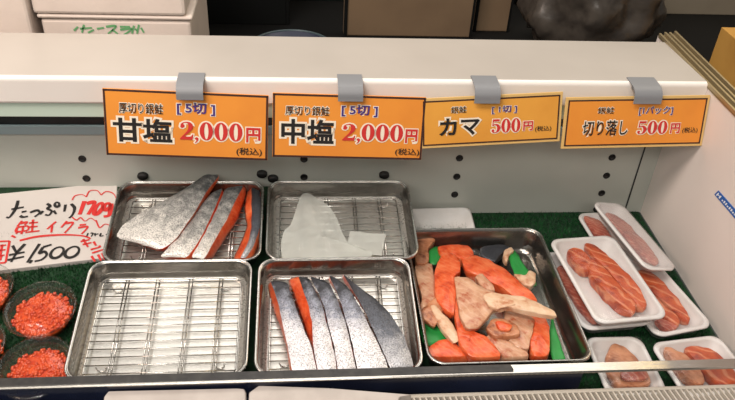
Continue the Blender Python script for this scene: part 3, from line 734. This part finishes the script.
RB = {'sake': [[(88, 163), (68, 186)], [(82, 174), (108, 168), (98, 180)], [(72, 188), (112, 183)], [(70, 188), (66, 206), (110, 200), (112, 183)], [(92, 183), (90, 204)], [(62, 214), (72, 208)], [(84, 216), (88, 208)], [(104, 212), (108, 206)],
              [(132, 158), (128, 206)], [(116, 172), (152, 169)], [(116, 188), (150, 185)], [(112, 208), (158, 203)]],
      'ikura': [[(224, 166), (188, 196)], [(208, 182), (205, 210)], [(268, 164), (244, 190)], [(262, 174), (292, 172), (258, 212)], [(318, 180), (344, 177)], [(312, 191), (350, 187), (326, 216)]],
      'line': [[(46, 222), (62, 230)], [(78, 242), (150, 226), (250, 219), (330, 223), (362, 234)]],
      'cloud': [[(288, 80), (300, 63), (328, 58), (346, 68)], [(346, 66), (358, 44), (388, 42), (404, 60)], [(404, 60), (424, 46), (450, 52), (464, 72), (462, 96)], [(464, 94), (468, 120), (456, 140), (462, 156), (446, 160)],
                [(288, 148), (306, 160), (322, 150), (340, 164), (362, 152), (384, 166)], [(384, 160), (398, 190), (420, 176), (446, 184)]],
      'kiro': [[(322, 246), (358, 238)], [(332, 236), (352, 268)], [(330, 258), (366, 250)], [(374, 246), (384, 262)], [(396, 262), (402, 268)], [(362, 278), (400, 268)], [(368, 292), (412, 278)], [(366, 304), (380, 326)], [(392, 298), (404, 322)], [(408, 292), (420, 318)]],
      'box': [[(-14, 246), (38, 244)], [(38, 244), (22, 330)], [(22, 330), (-22, 334)], [(0, 262), (24, 260)], [(8, 258), (2, 300)], [(-4, 282), (22, 278)], [(-8, 304), (18, 300)], [(6, 300), (0, 322)]]}
GB = {'170g': [[(338, 84), (318, 138)], [(346, 94), (378, 90), (352, 138)], ell(394, 114, 13, 22, .5), ell(428, 106, 12, 13, .3), [(444, 94), (438, 138), (414, 146)]]}
PN = {'yen': 'handwritten_price', 'one': 'handwritten_price', 'five': 'handwritten_price', 'zeros': 'handwritten_price', 'cloud': 'drawn_cloud', 'line': 'underline', 'box': 'boxed_stamp'}
for d, w, mt, lab in ((KB, .0038, M['ink_black'], 'black marker'), (RB, .0032, M['ink_red'], 'red marker'), (GB, .0062, M['ink_red'], 'bold red marker')):
    for k in d:
        bm = bmesh.new()
        for st in d[k]: ribbon(bm, [hw(*p) for p in st], w*(.55 if k in ('small', 'cloud') else 1))
        o = mesh_obj(PN.get(k, 'handwritten_word'), bm, mt, hb, False); o['label'] = lab
# ------------------------------------------------------------------ printed price signs
def text_mesh(body, offset=0.0):
    c = bpy.data.curves.new('txt', 'FONT'); c.body = body; c.offset = offset; c.extrude = 0; c.resolution_u = 4; c.fill_mode = 'FRONT'
    o = bpy.data.objects.new('txt', c); COL.objects.link(o)
    bpy.context.view_layer.update()
    me = bpy.data.meshes.new_from_object(o.evaluated_get(bpy.context.evaluated_depsgraph_get()))
    bpy.data.objects.remove(o); bpy.data.curves.remove(c)
    vs = [v.co.xy for v in me.vertices]; fs = [tuple(p.vertices) for p in me.polygons]
    bpy.data.meshes.remove(me)
    return vs, fs
def digit_polys():
    """heavy roman figures: (outer, hole or None) on a 0..1 high box"""
    el = lambda cx, cy, rx, ry: [Vector((cx+rx*math.cos(a*math.pi/16), cy+ry*math.sin(a*math.pi/16))) for a in range(32)]
    two = [(.04, .72), (.07, .88), (.18, .97), (.30, 1.0), (.44, .97), (.53, .88), (.56, .74), (.52, .58), (.42, .44), (.28, .28), (.18, .17), (.40, .17), (.48, .20), (.52, .30), (.56, .30), (.53, 0), (.02, 0), (.02, .06),
           (.18, .28), (.30, .46), (.36, .62), (.37, .78), (.34, .90), (.27, .94), (.18, .92), (.16, .86), (.22, .80), (.21, .70), (.14, .64), (.06, .66)]
    five = [(.10, 1.0), (.50, 1.0), (.50, .84), (.15, .84), (.13, .62), (.22, .66), (.34, .67), (.47, .60), (.55, .46), (.56, .32), (.50, .14), (.38, .03), (.24, 0), (.10, .04), (.03, .14), (.04, .24), (.12, .29), (.19, .25), (.20, .16),
            (.16, .09), (.24, .05), (.32, .10), (.36, .22), (.37, .36), (.33, .52), (.26, .59), (.17, .56), (.12, .52), (.07, .52)]
    comma = [(.02, .10), (.08, .16), (.16, .12), (.17, .02), (.12, -.10), (.04, -.18), (.02, -.15), (.08, -.06), (.08, .0), (.03, .03)]
    return {'0': (el(.29, .5, .27, .51), el(.29, .5, .085, .44), .60), '2': ([Vector(p) for p in two], None, .60), '5': ([Vector(p) for p in five], None, .60), ',': ([Vector(p) for p in comma], None, .2)}
DG = digit_polys()
def offset_poly(p, d):
    n = len(p); area = sum(p[i].x*p[(i+1) % n].y-p[(i+1) % n].x*p[i].y for i in range(n)); s = 1 if area > 0 else -1; out = []
    for i in range(n):
        a = (p[i]-p[i-1]); b = (p[(i+1) % n]-p[i])
        na = Vector((a.y, -a.x)).normalized(); nb = Vector((b.y, -b.x)).normalized(); m = (na+nb)
        m = m.normalized() if m.length > .2 else na
        out.append(p[i]+m*d*s)
    return out
from mathutils.geometry import tessellate_polygon
def figures(body, off=0.0):
    vs = []; fs = []; x = 0
    for ch in body:
        o, h, adv = DG[ch]
        loops = [[p+Vector((x, 0)) for p in (offset_poly(o, off) if off else o)]]
        if h: loops.append([p+Vector((x, 0)) for p in (offset_poly(h, -off) if off else h)][::-1])
        if h and off > .06: loops = loops[:1]
        flat = [p for l in loops for p in l]; tri = tessellate_polygon([[Vector((p.x, p.y, 0)) for p in l] for l in loops])
        b = len(vs); vs += flat; fs += [tuple(b+i for i in t) for t in tri]; x += adv
    return vs, fs
def put_text(name, root, inv, o, n, body, box, cm, kind='font', bold=.0, halo=.0):
    """box: traced photo pixels x0, y0, x1, y1; lettering lies on the sign's face, halo just under the fill"""
    x0, y0, x1, y1 = box
    c = [(inv @ on_plane(x, y, o, n)) for x, y in ((x0, y0), (x1, y0), (x1, y1), (x0, y1))]
    lx = (c[0].x+c[3].x)/2; rx = (c[1].x+c[2].x)/2; ty = (c[0].z+c[1].z)/2; by = (c[2].z+c[3].z)/2
    f = (lambda off: text_mesh(body, off)) if kind == 'font' else (lambda off: figures(body, off))
    vs, fs = f(bold if kind == 'font' else 0)
    mnx = min(v.x for v in vs); mxx = max(v.x for v in vs); mny = min(v.y for v in vs); mxy = max(v.y for v in vs)
    sx = (rx-lx)/(mxx-mnx); sy = (ty-by)/(mxy-mny)
    bm = bmesh.new()
    lay = [(vs, fs, -.0018, 0)]
    if halo: lay.append((*f(bold+halo), -.0012, 1))
    for V, Fc, y, mi in lay:
        B = [bm.verts.new((lx+(v.x-mnx)*sx, y, by+(v.y-mny)*sy)) for v in V]
        for fc in Fc:
            try: bm.faces.new([B[i] for i in fc]).material_index = mi
            except ValueError: pass
    ob = mesh_obj(name, bm, [cm, M['t_white']], root, False)
    return ob
YS = 1.008
TILT = math.radians(15)
def price_sign(quad, s, ox, oy, face, edged, texts, label):
    n = Vector((0, -math.cos(TILT), math.sin(TILT))); o = Vector((0, YS+.012, .295))
    c3 = [on_plane(x, y, o, n) for x, y in quad]
    cc = sum(c3, Vector())/4; xa = ((c3[1]-c3[0])+(c3[2]-c3[3])).normalized(); up = xa.cross(-n).normalized()*-1
    up = n.cross(xa).normalized()
    W = ((c3[1]-c3[0]).dot(xa)+(c3[2]-c3[3]).dot(xa))/2; L = ((c3[0]-c3[3]).dot(up)+(c3[1]-c3[2]).dot(up))/2
    m = Matrix((xa, -n, up)).transposed().to_4x4(); m.translation = cc      # local: x right, z up, -y faces out
    root = empty('price_sign', m); inv = m.inverted(); o = cc
    bm = bmesh.new(); bx(bm, (-W/2, 0, -L/2), (W/2, .003, L/2), 0, .0006); mesh_obj('board', bm, M['sign_edge'] if edged else face, root, False)
    e = .0045 if edged else .0006; t = .0022 if edged else .003
    bm = bmesh.new()
    for a, b in (((-W/2+e, L/2-e-t), (W/2-e, L/2-e)), ((-W/2+e, -L/2+e), (W/2-e, -L/2+e+t)), ((-W/2+e, -L/2+e), (-W/2+e+t, L/2-e)), ((W/2-e-t, -L/2+e), (W/2-e, L/2-e))):
        bx(bm, (a[0], -.0010, a[1]), (b[0], .0004, b[1]))
    mesh_obj('border_line', bm, M['sign_line'], root, False)
    bm = bmesh.new(); bx(bm, (-W/2+e, -.0006, -L/2+e), (W/2-e, .0003, L/2-e)); pf_ = mesh_obj('printed_face', bm, face, root, False)
    for nm, body, b, cm, kind, bold, halo in texts:
        put_text(nm, pf_, inv, o, n, body, (ox+b[0]/s, oy+b[1]/s, ox+b[2]/s, oy+b[3]/s), M[cm], kind, bold, halo)
    tag(root, label, 'price sign', 'orange price signs clipped to the ledge')
    return m, W, L
s1 = 4.3235
price_sign([(101.5, 88), (268.5, 95.5), (267.5, 160.5), (107, 155)], s1, 100, 80, M['sign_orange'], False, [
    ('kind_text', '厚切り銀鮭', (82, 99, 272, 144), 't_black', 'font', .006, .06), ('count_text', '[ 5切 ]', (333, 98, 498, 152), 't_blue', 'font', .026, .06),
    ('grade_text', '甘塩', (58, 164, 312, 268), 't_black', 'font', .026, .075), ('price_figure', '2,000', (346, 182, 616, 274), 't_red', 'fig', 0, .07),
    ('yen_text', '円', (632, 206, 694, 270), 't_red', 'font', .034, .06), ('tax_text', '(税込)', (590, 292, 700, 328), 't_black', 'font', .012, 0)],
    'orange price sign reading 甘塩 2,000円, first from the left')
price_sign([(272, 92.5), (423.5, 97.5), (424, 160), (273, 157)], s1, 265, 80, M['sign_orange'], False, [
    ('kind_text', '厚切り銀鮭', (88, 112, 278, 152), 't_black', 'font', .006, .06), ('count_text', '[ 5切 ]', (331, 107, 487, 158), 't_blue', 'font', .026, .06),
    ('grade_text', '中塩', (70, 168, 298, 276), 't_black', 'font', .026, .075), ('price_figure', '2,000', (334, 190, 596, 276), 't_red', 'fig', 0, .07),
    ('yen_text', '円', (606, 212, 658, 272), 't_red', 'font', .034, .06), ('tax_text', '(税込)', (562, 295, 666, 328), 't_black', 'font', .012, 0)],
    'orange price sign reading 中塩 2,000円, second from the left')
s3 = 4.742
price_sign([(419.2, 99), (561.5, 91.6), (561.3, 141.4), (421, 148.5)], s3, 415, 80, M['sign_yellow'], True, [
    ('kind_text', '銀鮭', (170, 124, 243, 156), 't_black', 'font', .004, .05), ('count_text', '[ 1切 ]', (364, 120, 482, 158), 't_blue', 'font', .02, .045),
    ('grade_text', 'カマ', (114, 178, 306, 262), 't_black', 'font', .026, .075), ('price_figure', '500', (362, 182, 498, 248), 't_red', 'fig', 0, .07),
    ('yen_text', '円', (512, 194, 558, 238), 't_red', 'font', .03, .055), ('tax_text', '(税込)', (568, 216, 645, 244), 't_black', 'font', .01, 0)],
    'smaller yellow orange price sign reading カマ 500円, third from the left')
s4 = 4.083
price_sign([(563.5, 97.6), (707.3, 95.2), (704.9, 145.8), (563.6, 148.8)], s4, 555, 80, M['sign_orange'], True, [
    ('kind_text', '銀鮭', (174, 110, 240, 137), 't_black', 'font', .004, .05), ('count_text', '[1パック]', (342, 107, 480, 143), 't_blue', 'font', .02, .045),
    ('grade_text', '切り落し', (112, 164, 296, 226), 't_black', 'font', .012, .06), ('price_figure', '500', (336, 166, 456, 220), 't_red', 'fig', 0, .07),
    ('yen_text', '円', (470, 175, 508, 216), 't_red', 'font', .03, .055), ('tax_text', '(税込)', (518, 192, 580, 217), 't_black', 'font', .01, 0)],
    'orange price sign reading 切り落し 500円, last on the right')
# clips
for (x0, x1, y0, y1), lab in (((176.5, 203.5, 73, 99), 'the 甘塩 sign'), ((338, 363, 76, 101), 'the 中塩 sign'), ((474, 499.5, 77, 103), 'the カマ sign'), ((633, 660.5, 78.5, 103.5), 'the 切り落し sign')):
    top = aty((x0+x1)/2, y0, 1.045); bot = aty((x0+x1)/2, y1, YS+.004); hw_ = (aty(x1, y1, YS+.004)-aty(x0, y1, YS+.004)).length/2
    zt_ = .3228; yf = YS+.004
    path = [(1.057, zt_), (1.045, zt_), (yf+.016, zt_-.001), (yf+.007, zt_-.004), (yf+.001, zt_-.011), (yf-.0005, zt_-.02), (yf-.001, bot.z)]
    path = [(p.y, p.z) for p in catmull([Vector((0, a, b)) for a, b in path], 24)]
    bm = bmesh.new(); rings = []
    for i, (y, z) in enumerate(path):
        a = path[max(i-1, 0)]; b = path[min(i+1, 23)]; d = Vector((b[0]-a[0], b[1]-a[1])).normalized(); nn = Vector((d.y, -d.x))*.0011
        rings.append([(-hw_, y-nn.x, z-nn.y), (hw_, y-nn.x, z-nn.y), (hw_, y+nn.x, z+nn.y), (-hw_, y+nn.x, z+nn.y)])
    rings = [[(p[0], p[1]-yf, p[2]-bot.z) for p in r] for r in rings]
    rings_mesh(bm, rings, 0, True, True)
    root = empty('sign_clip'); root.location = (bot.x, yf, bot.z)
    mesh_obj('bent_strap', bm, M['clip'], root, False)
    bm = bmesh.new(); bx(bm, (-hw_*.8, .0105, .004), (hw_*.8, .0125, zt_-bot.z-.004), 0, .0005); bx(bm, (-hw_*.8, .0125, zt_-bot.z-.010), (hw_*.8, .030, zt_-bot.z-.007)); mesh_obj('back_jaw', bm, M['clip'], root, False)
    tag(root, 'grey plastic clip holding ' + lab + ' on the ledge', 'sign clip', 'grey sign clips on the ledge')

# ------------------------------------------------------------------ sticker on the right wall
q = [(714.5, 194.5), (718.5, 190.5), (742, 217), (738, 222)]
c = [atx(x, y, XS-.0005) for x, y in q]
st = empty('wall_sticker'); st.location = c[0]
bm = bmesh.new(); rings_mesh(bm, [[p-c[0]-Vector((k, 0, 0)) for p in c] for k in (-.0004, .0004)], 0, True, True)
mesh_obj('backing', bm, M['sticker_blue'], st, False)
bm = bmesh.new()
def su(u, v): return c[0].lerp(c[3], u).lerp(c[1].lerp(c[2], u), v)-c[0]-Vector((.0008, 0, 0))
def bar(u0, v0, u1, v1): bm.faces.new([bm.verts.new(su(a, b)) for a, b in ((u0, v0), (u1, v0), (u1, v1), (u0, v1))])
bar(.05, .2, .09, .8); bar(.09, .45, .16, .6); bar(.16, .2, .20, .8)
for i in range(9): bar(.27+i*.075, .3, .315+i*.075, .7 if i % 3 else .55)
mesh_obj('printed_mark', bm, M['sticker_white'], st, False)
tag(st, 'narrow blue sticker with white print on the right side wall', 'sticker')

# ------------------------------------------------------------------ front of the case: vent grille and white panels
vg = empty('vent_grille'); vg.location = (.37, .6205, .001)
tag(vg, 'beige slotted air vent along the front right of the case', 'vent grille')
bm = bmesh.new()
bx(bm, (-.33, .030, 0), (.30, .036, .034), 0, .001); bx(bm, (-.33, -.05, 0), (.30, -.006, .034), 0, .001); bx(bm, (-.33, -.006, 0), (.30, .03, .02), 0); mesh_obj('body', bm, M['vent'], vg, False)
bm = bmesh.new(); bx(bm, (-.325, -.005, .0195), (.298, .03, .0215)); mesh_obj('slot_bed', bm, M['vent_dark'], vg, False)
bm = bmesh.new()
for i in range(74):
    x = -.322+i*.0084
    r_ = [[(x+dx+.006*k, y, z) for dx, z in ((-.0015, .0222), (-.0012, .0335), (.0012, .0335), (.0015, .0222))] for k, y in ((0, .030), (.5, .012), (1, -.006))]
    rings_mesh(bm, r_, 0, True, True)
mesh_obj('fins', bm, M['vent'], vg, False)
def panel(outl, z, h, label):
    pts = [at(x, y, z+h) for x, y in outl]; bm = bmesh.new(); c = sum(pts, Vector())/len(pts)
    sm = []
    for i, p in enumerate(pts):
        a = pts[i-1]; b = pts[(i+1) % len(pts)]
        sm += [p.lerp(a, .06), p.lerp(a, .02)*.5+p.lerp(b, .02)*.5, p.lerp(b, .06)]
    rings_mesh(bm, [[p-Vector((0, 0, h)) for p in sm], [p-Vector((0, 0, .002)) for p in sm], [c+(p-c)*.985 for p in sm]], 0, True, True)
    o = mesh_obj('polystyrene_sheet', bm, M['sheet_foam'], smooth=False); recenter(o); tag(o, label, 'foam sheet', 'white foam sheets along the front of the case')
panel([(104, 396), (108, 391), (246, 388), (246, 460), (96, 460)], .036, .012, 'white foam sheet at the bottom edge, below the bare rack tray')
panel([(249, 392), (258, 385.5), (330, 388), (412, 394.5), (400, 396.5), (380, 460), (246, 460)], .036, .012, 'white foam sheet with a rounded end at the bottom edge, below the silver slices')
o = box_obj('trim_8', (-.95, .50, -.05), (.04, .660, .0355), M['navy'], bev=0); tag(o, kind='structure')
o = box_obj('trim_9', (.0402, .50, -.05), (XS, .658, .0), M['vent'], bev=0); tag(o, kind='structure')

# ------------------------------------------------------------------ behind the case
o = box_obj('counter', (-1.6, 1.255, -.06), (1.9, 3.2, .10), M['shop_floor'], bev=0); tag(o, kind='structure')
o = box_obj('wall_shop', (-1.7, 3.2, -.06), (2.2, 3.25, 2.4), M['shop_wall'], bev=0); tag(o, kind='structure')
def foam_box(lo, hi, label, lh=.03):
    c = Vector(((lo[0]+hi[0])/2, (lo[1]+hi[1])/2, lo[2])); r = empty('foam_box'); r.location = c
    a = Vector(lo)-c; b = Vector(hi)-c
    zl_ = b.z-lh
    bm = bmesh.new(); bx(bm, a, (b.x, b.y, zl_), 0, .006); mesh_obj('body', bm, M['foam_box'], r, False)
    bm = bmesh.new(); bx(bm, (a.x-.004, a.y-.004, zl_+.002), (b.x+.004, b.y+.004, b.z), 0, min(.008, lh*.4)); mesh_obj('lid', bm, M['foam_box'], r, False)
    tag(r, label, 'foam box', 'white foam boxes behind the ledge'); return r, c
yb = 1.30
pL = aty(38, 10, yb); pR = aty(190, 14, yb); zmid = aty(110, 14, yb).z
fb, fc = foam_box((pL.x, yb, .10), (pR.x, yb+.26, zmid-.001), 'foam box with green writing, under another foam box behind the ledge', .010)
fb2, _ = foam_box((aty(33, 8, yb).x, yb-.006, zmid), (aty(186, 10, yb).x, yb+.25, zmid+.16), 'foam box stacked on the one with green writing')
foam_box((-1.05, yb-.02, .10), (aty(30, 20, yb-.02).x, yb+.24, .62), 'tall foam box at the far left corner behind the ledge')
bm = bmesh.new()
gb = [[(74, 33), (78, 29)], [(84, 27), (82, 35)], [(80, 31), (92, 30)], [(88, 35), (94, 32)], [(97, 31), (104, 30)], [(106, 29), (116, 28.5), (108, 36)], [(112, 32), (118, 36)],
      [(120, 29), (130, 29)], [(120, 32), (132, 31), (124, 37)], [(134, 28), (132, 36)], [(139, 27), (137, 36)], [(135, 31), (137, 33)], [(141, 30), (144, 35)]]
def gxy(x, y):
    p = aty(x, y, yb); return Vector((p.x-fc.x, p.z-fc.z))
for s_ in gb: ribbon(bm, [gxy(p[0], p[1]-2.5) for p in s_], .003, 0)
for v in bm.verts: v.co = Vector((v.co.x, -.13-.001, v.co.y))
o = mesh_obj('green_writing', bm, M['ink_green'], fb, False); o['label'] = 'green handwriting'
# dark crate
def crate(lo, hi, label, mt):
    c = Vector(((lo[0]+hi[0])/2, (lo[1]+hi[1])/2, lo[2])); r = empty('crate'); r.location = c; a = Vector(lo)-c; b = Vector(hi)-c
    t = .008
    for nm, l, h in (('side_panel', a, (a.x+t, b.y, b.z)), ('side_panel', (b.x-t, a.y, 0), b), ('side_panel', (a.x+t, a.y, 0), (b.x-t, a.y+t, b.z)), ('side_panel', (a.x+t, b.y-t, 0), (b.x-t, b.y, b.z)), ('base', (a.x+t, a.y+t, 0), (b.x-t, b.y-t, t))):
        bm = bmesh.new(); bx(bm, l, h, 0, .002); mesh_obj(nm, bm, mt, r, False)
    bm = bmesh.new(); tube(bm, [(x, y, b.z) for x, y in rrect(b.x-a.x, b.y-a.y, .012)], .006, 8, True); mesh_obj('rim', bm, mt, r)
    tag(r, label, 'crate')
crate((-.33, 1.78, .10), (-.02, 2.2, .62), 'black plastic crate in the dark gap right of the foam boxes', M['dark_crate'])
crate((.0, 1.95, .10), (.20, 2.5, .60), 'dark green speckled crate behind the blue bin', M['dark_green'])
p = aty(292, 40, 1.52); r = empty('waste_bin'); r.location = (p.x, 1.52, .10)
zt_ = aty(292, 29, 1.62).z-.10
bm = bmesh.new(); lathe(bm, [(.075, 0), (.092, zt_), (.086, zt_), (.07, .006)], caps=(True, True)); mesh_obj('bucket', bm, M['blue_bin'], r)
bm = bmesh.new(); tube(bm, [(.092*math.cos(k*math.pi/20), .092*math.sin(k*math.pi/20), zt_) for k in range(40)], .003, 8, True); mesh_obj('rim', bm, M['bin_rim'], r)
tag(r, 'round dark blue bin just behind the ledge', 'bin')
# brown boards
def board(x0, x1, y, h, label):
    r = empty('brown_board'); a = aty(x0, 20, y).x; b = aty(x1, 20, y).x; r.location = ((a+b)/2, y, .10); w = (b-a)/2
    bm = bmesh.new(); bx(bm, (-w, 0, 0), (w, .03, h), 0, .003); mesh_obj('panel', bm, M['cardboard'], r, False)
    bm = bmesh.new(); bx(bm, (-w, -.004, 0), (-w+.008, 0, h)); bx(bm, (w-.005, -.004, 0), (w, 0, h)); mesh_obj('edge_strip', bm, M['dark_crate'], r, False)
    tag(r, label, 'board', 'brown boards standing behind the ledge')
board(344, 473, 1.72, .55, 'wide brown board standing behind the ledge, right of the blue bin')
board(474, 510, 1.76, .55, 'narrow brown board between the wide board and the plastic bag')
crate((aty(512, 20, 1.95).x, 1.95, .10), (aty(575, 20, 1.95).x, 2.3, .60), 'black plastic crate right of the brown boards', M['dark_crate'])
r = empty('beige_board'); xa_ = aty(652, 20, 1.9).x; r.location = (xa_, 1.9, .10)
bm = bmesh.new(); bx(bm, (0, 0, 0), (.9, .03, .62), 0, .003); mesh_obj('panel', bm, M['beige'], r, False)
bm = bmesh.new(); bx(bm, (.05, .03, 0), (.09, .20, .3), 0, .003); bx(bm, (.8, .03, 0), (.84, .20, .3), 0, .003); mesh_obj('stand', bm, M['beige'], r, False)
tag(r, 'greyish beige board standing at back right between the plastic bag and the carton', 'board')
# plastic bag
bm = bmesh.new(); bmesh.ops.create_icosphere(bm, subdivisions=5, radius=1)
for v in bm.verts:
    n_ = v.co.copy(); k = 1+.22*noise.noise(n_*2.2)+.09*abs(noise.noise(n_*6))+.04*noise.noise(n_*14)
    v.co = Vector((n_.x*.155*k, n_.y*.13*k, .17*(n_.z*k)))
mz = min(v.co.z for v in bm.verts)
for v in bm.verts: v.co.z = max(v.co.z-mz-.03, 0)
o = mesh_obj('plastic_bag', bm, M['bag']); o.location = (aty(588, 25, 1.62).x, 1.62, .10)
tag(o, 'crumpled grey plastic bag behind the right end of the ledge', 'plastic bag')
# yellow carton beyond the right wall
w = .20; d = .16; cy = 1.30; p = aty(721, 29, cy+d); hz = p.z-.10; cx = p.x+w; r = empty('carton'); r.location = (cx, cy, .10)
for nm, l, h in (('side_panel', (-w, -d, 0), (w, -d+.005, hz)), ('side_panel', (-w, d-.005, 0), (w, d, hz)), ('side_panel', (-w, -d+.005, 0), (-w+.005, d-.005, hz)), ('side_panel', (w-.005, -d+.005, 0), (w, d-.005, hz)), ('base', (-w+.005, -d+.005, 0), (w-.005, d-.005, .005)), ('lid_flap', (-w, -d, hz), (w, 0, hz+.004)), ('lid_flap', (-w, .002, hz), (w, d, hz+.004))):
    bm = bmesh.new(); bx(bm, l, h); mesh_obj(nm, bm, M['carton'], r, False)
tag(r, 'yellow brown cardboard carton beyond the steel track at right', 'carton')

# ------------------------------------------------------------------ light
def area(name, loc, target, sx, sy, power, col):
    l = bpy.data.lights.new(name, 'AREA'); l.shape = 'RECTANGLE'; l.size = sx; l.size_y = sy; l.energy = power; l.color = col
    o = bpy.data.objects.new(name, l); COL.objects.link(o); o.location = loc
    o.rotation_euler = (Vector(target)-Vector(loc)).to_track_quat('-Z', 'Y').to_euler(); return o
area('overhead_light', (-.7, .12, 2.25), (.2, .95, 0), 1.1, .2, 36, (1, .94, .87))
area('overhead_light', (-.6, -1.3, 2.1), (.1, 1.0, .1), 2.2, .5, 34, (1, .93, .85))  # fill added from the customer side to lift front-facing surfaces
area('overhead_light', (.3, 2.05, 2.35), (.2, 1.5, 0), 2.6, .9, 30, (1, .96, .9))
area('under_ledge_fill', (-.05, 1.085, .262), (-.05, 1.07, 0), 1.3, .03, .2, (.94, 1, .92))  # weak greenish fill added to brighten the back tray floors
area('warm_light', (2.15, 1.75, 2.3), (.7, .8, .1), .7, .6, 11, (1, .74, .36))
area('warm_light', (2.45, 3.1, 1.5), (.7, .9, .3), .6, .5, 4, (1, .74, .36))  # added unseen source, placed for a gold reflection on the side track
area('warm_light', (-1.2, .4, 1.6), (-.5, 1.15, .3), .5, .3, 11, (1, .74, .60))
w = bpy.data.worlds.new('World'); SC.world = w; w.use_nodes = True
w.node_tree.nodes['Background'].inputs['Color'].default_value = (1, .95, .88, 1)
w.node_tree.nodes['Background'].inputs['Strength'].default_value = .2

# ------------------------------------------------------------------ camera
cd = bpy.data.cameras.new('Camera'); SC.cycles.transparent_max_bounces = 40; co = bpy.data.objects.new('Camera', cd); COL.objects.link(co)
cd.sensor_fit = 'HORIZONTAL'; cd.sensor_width = 36; cd.lens = 36; cd.clip_start = .02
m = Matrix((RM.col[0], -RM.col[1], -RM.col[2])).transposed().to_4x4(); m.translation = CAM
co.matrix_world = m; SC.camera = co
vs = SC.view_settings; vs.view_transform = 'Standard'; vs.look = 'None'; vs.gamma = 1; vs.exposure = 0
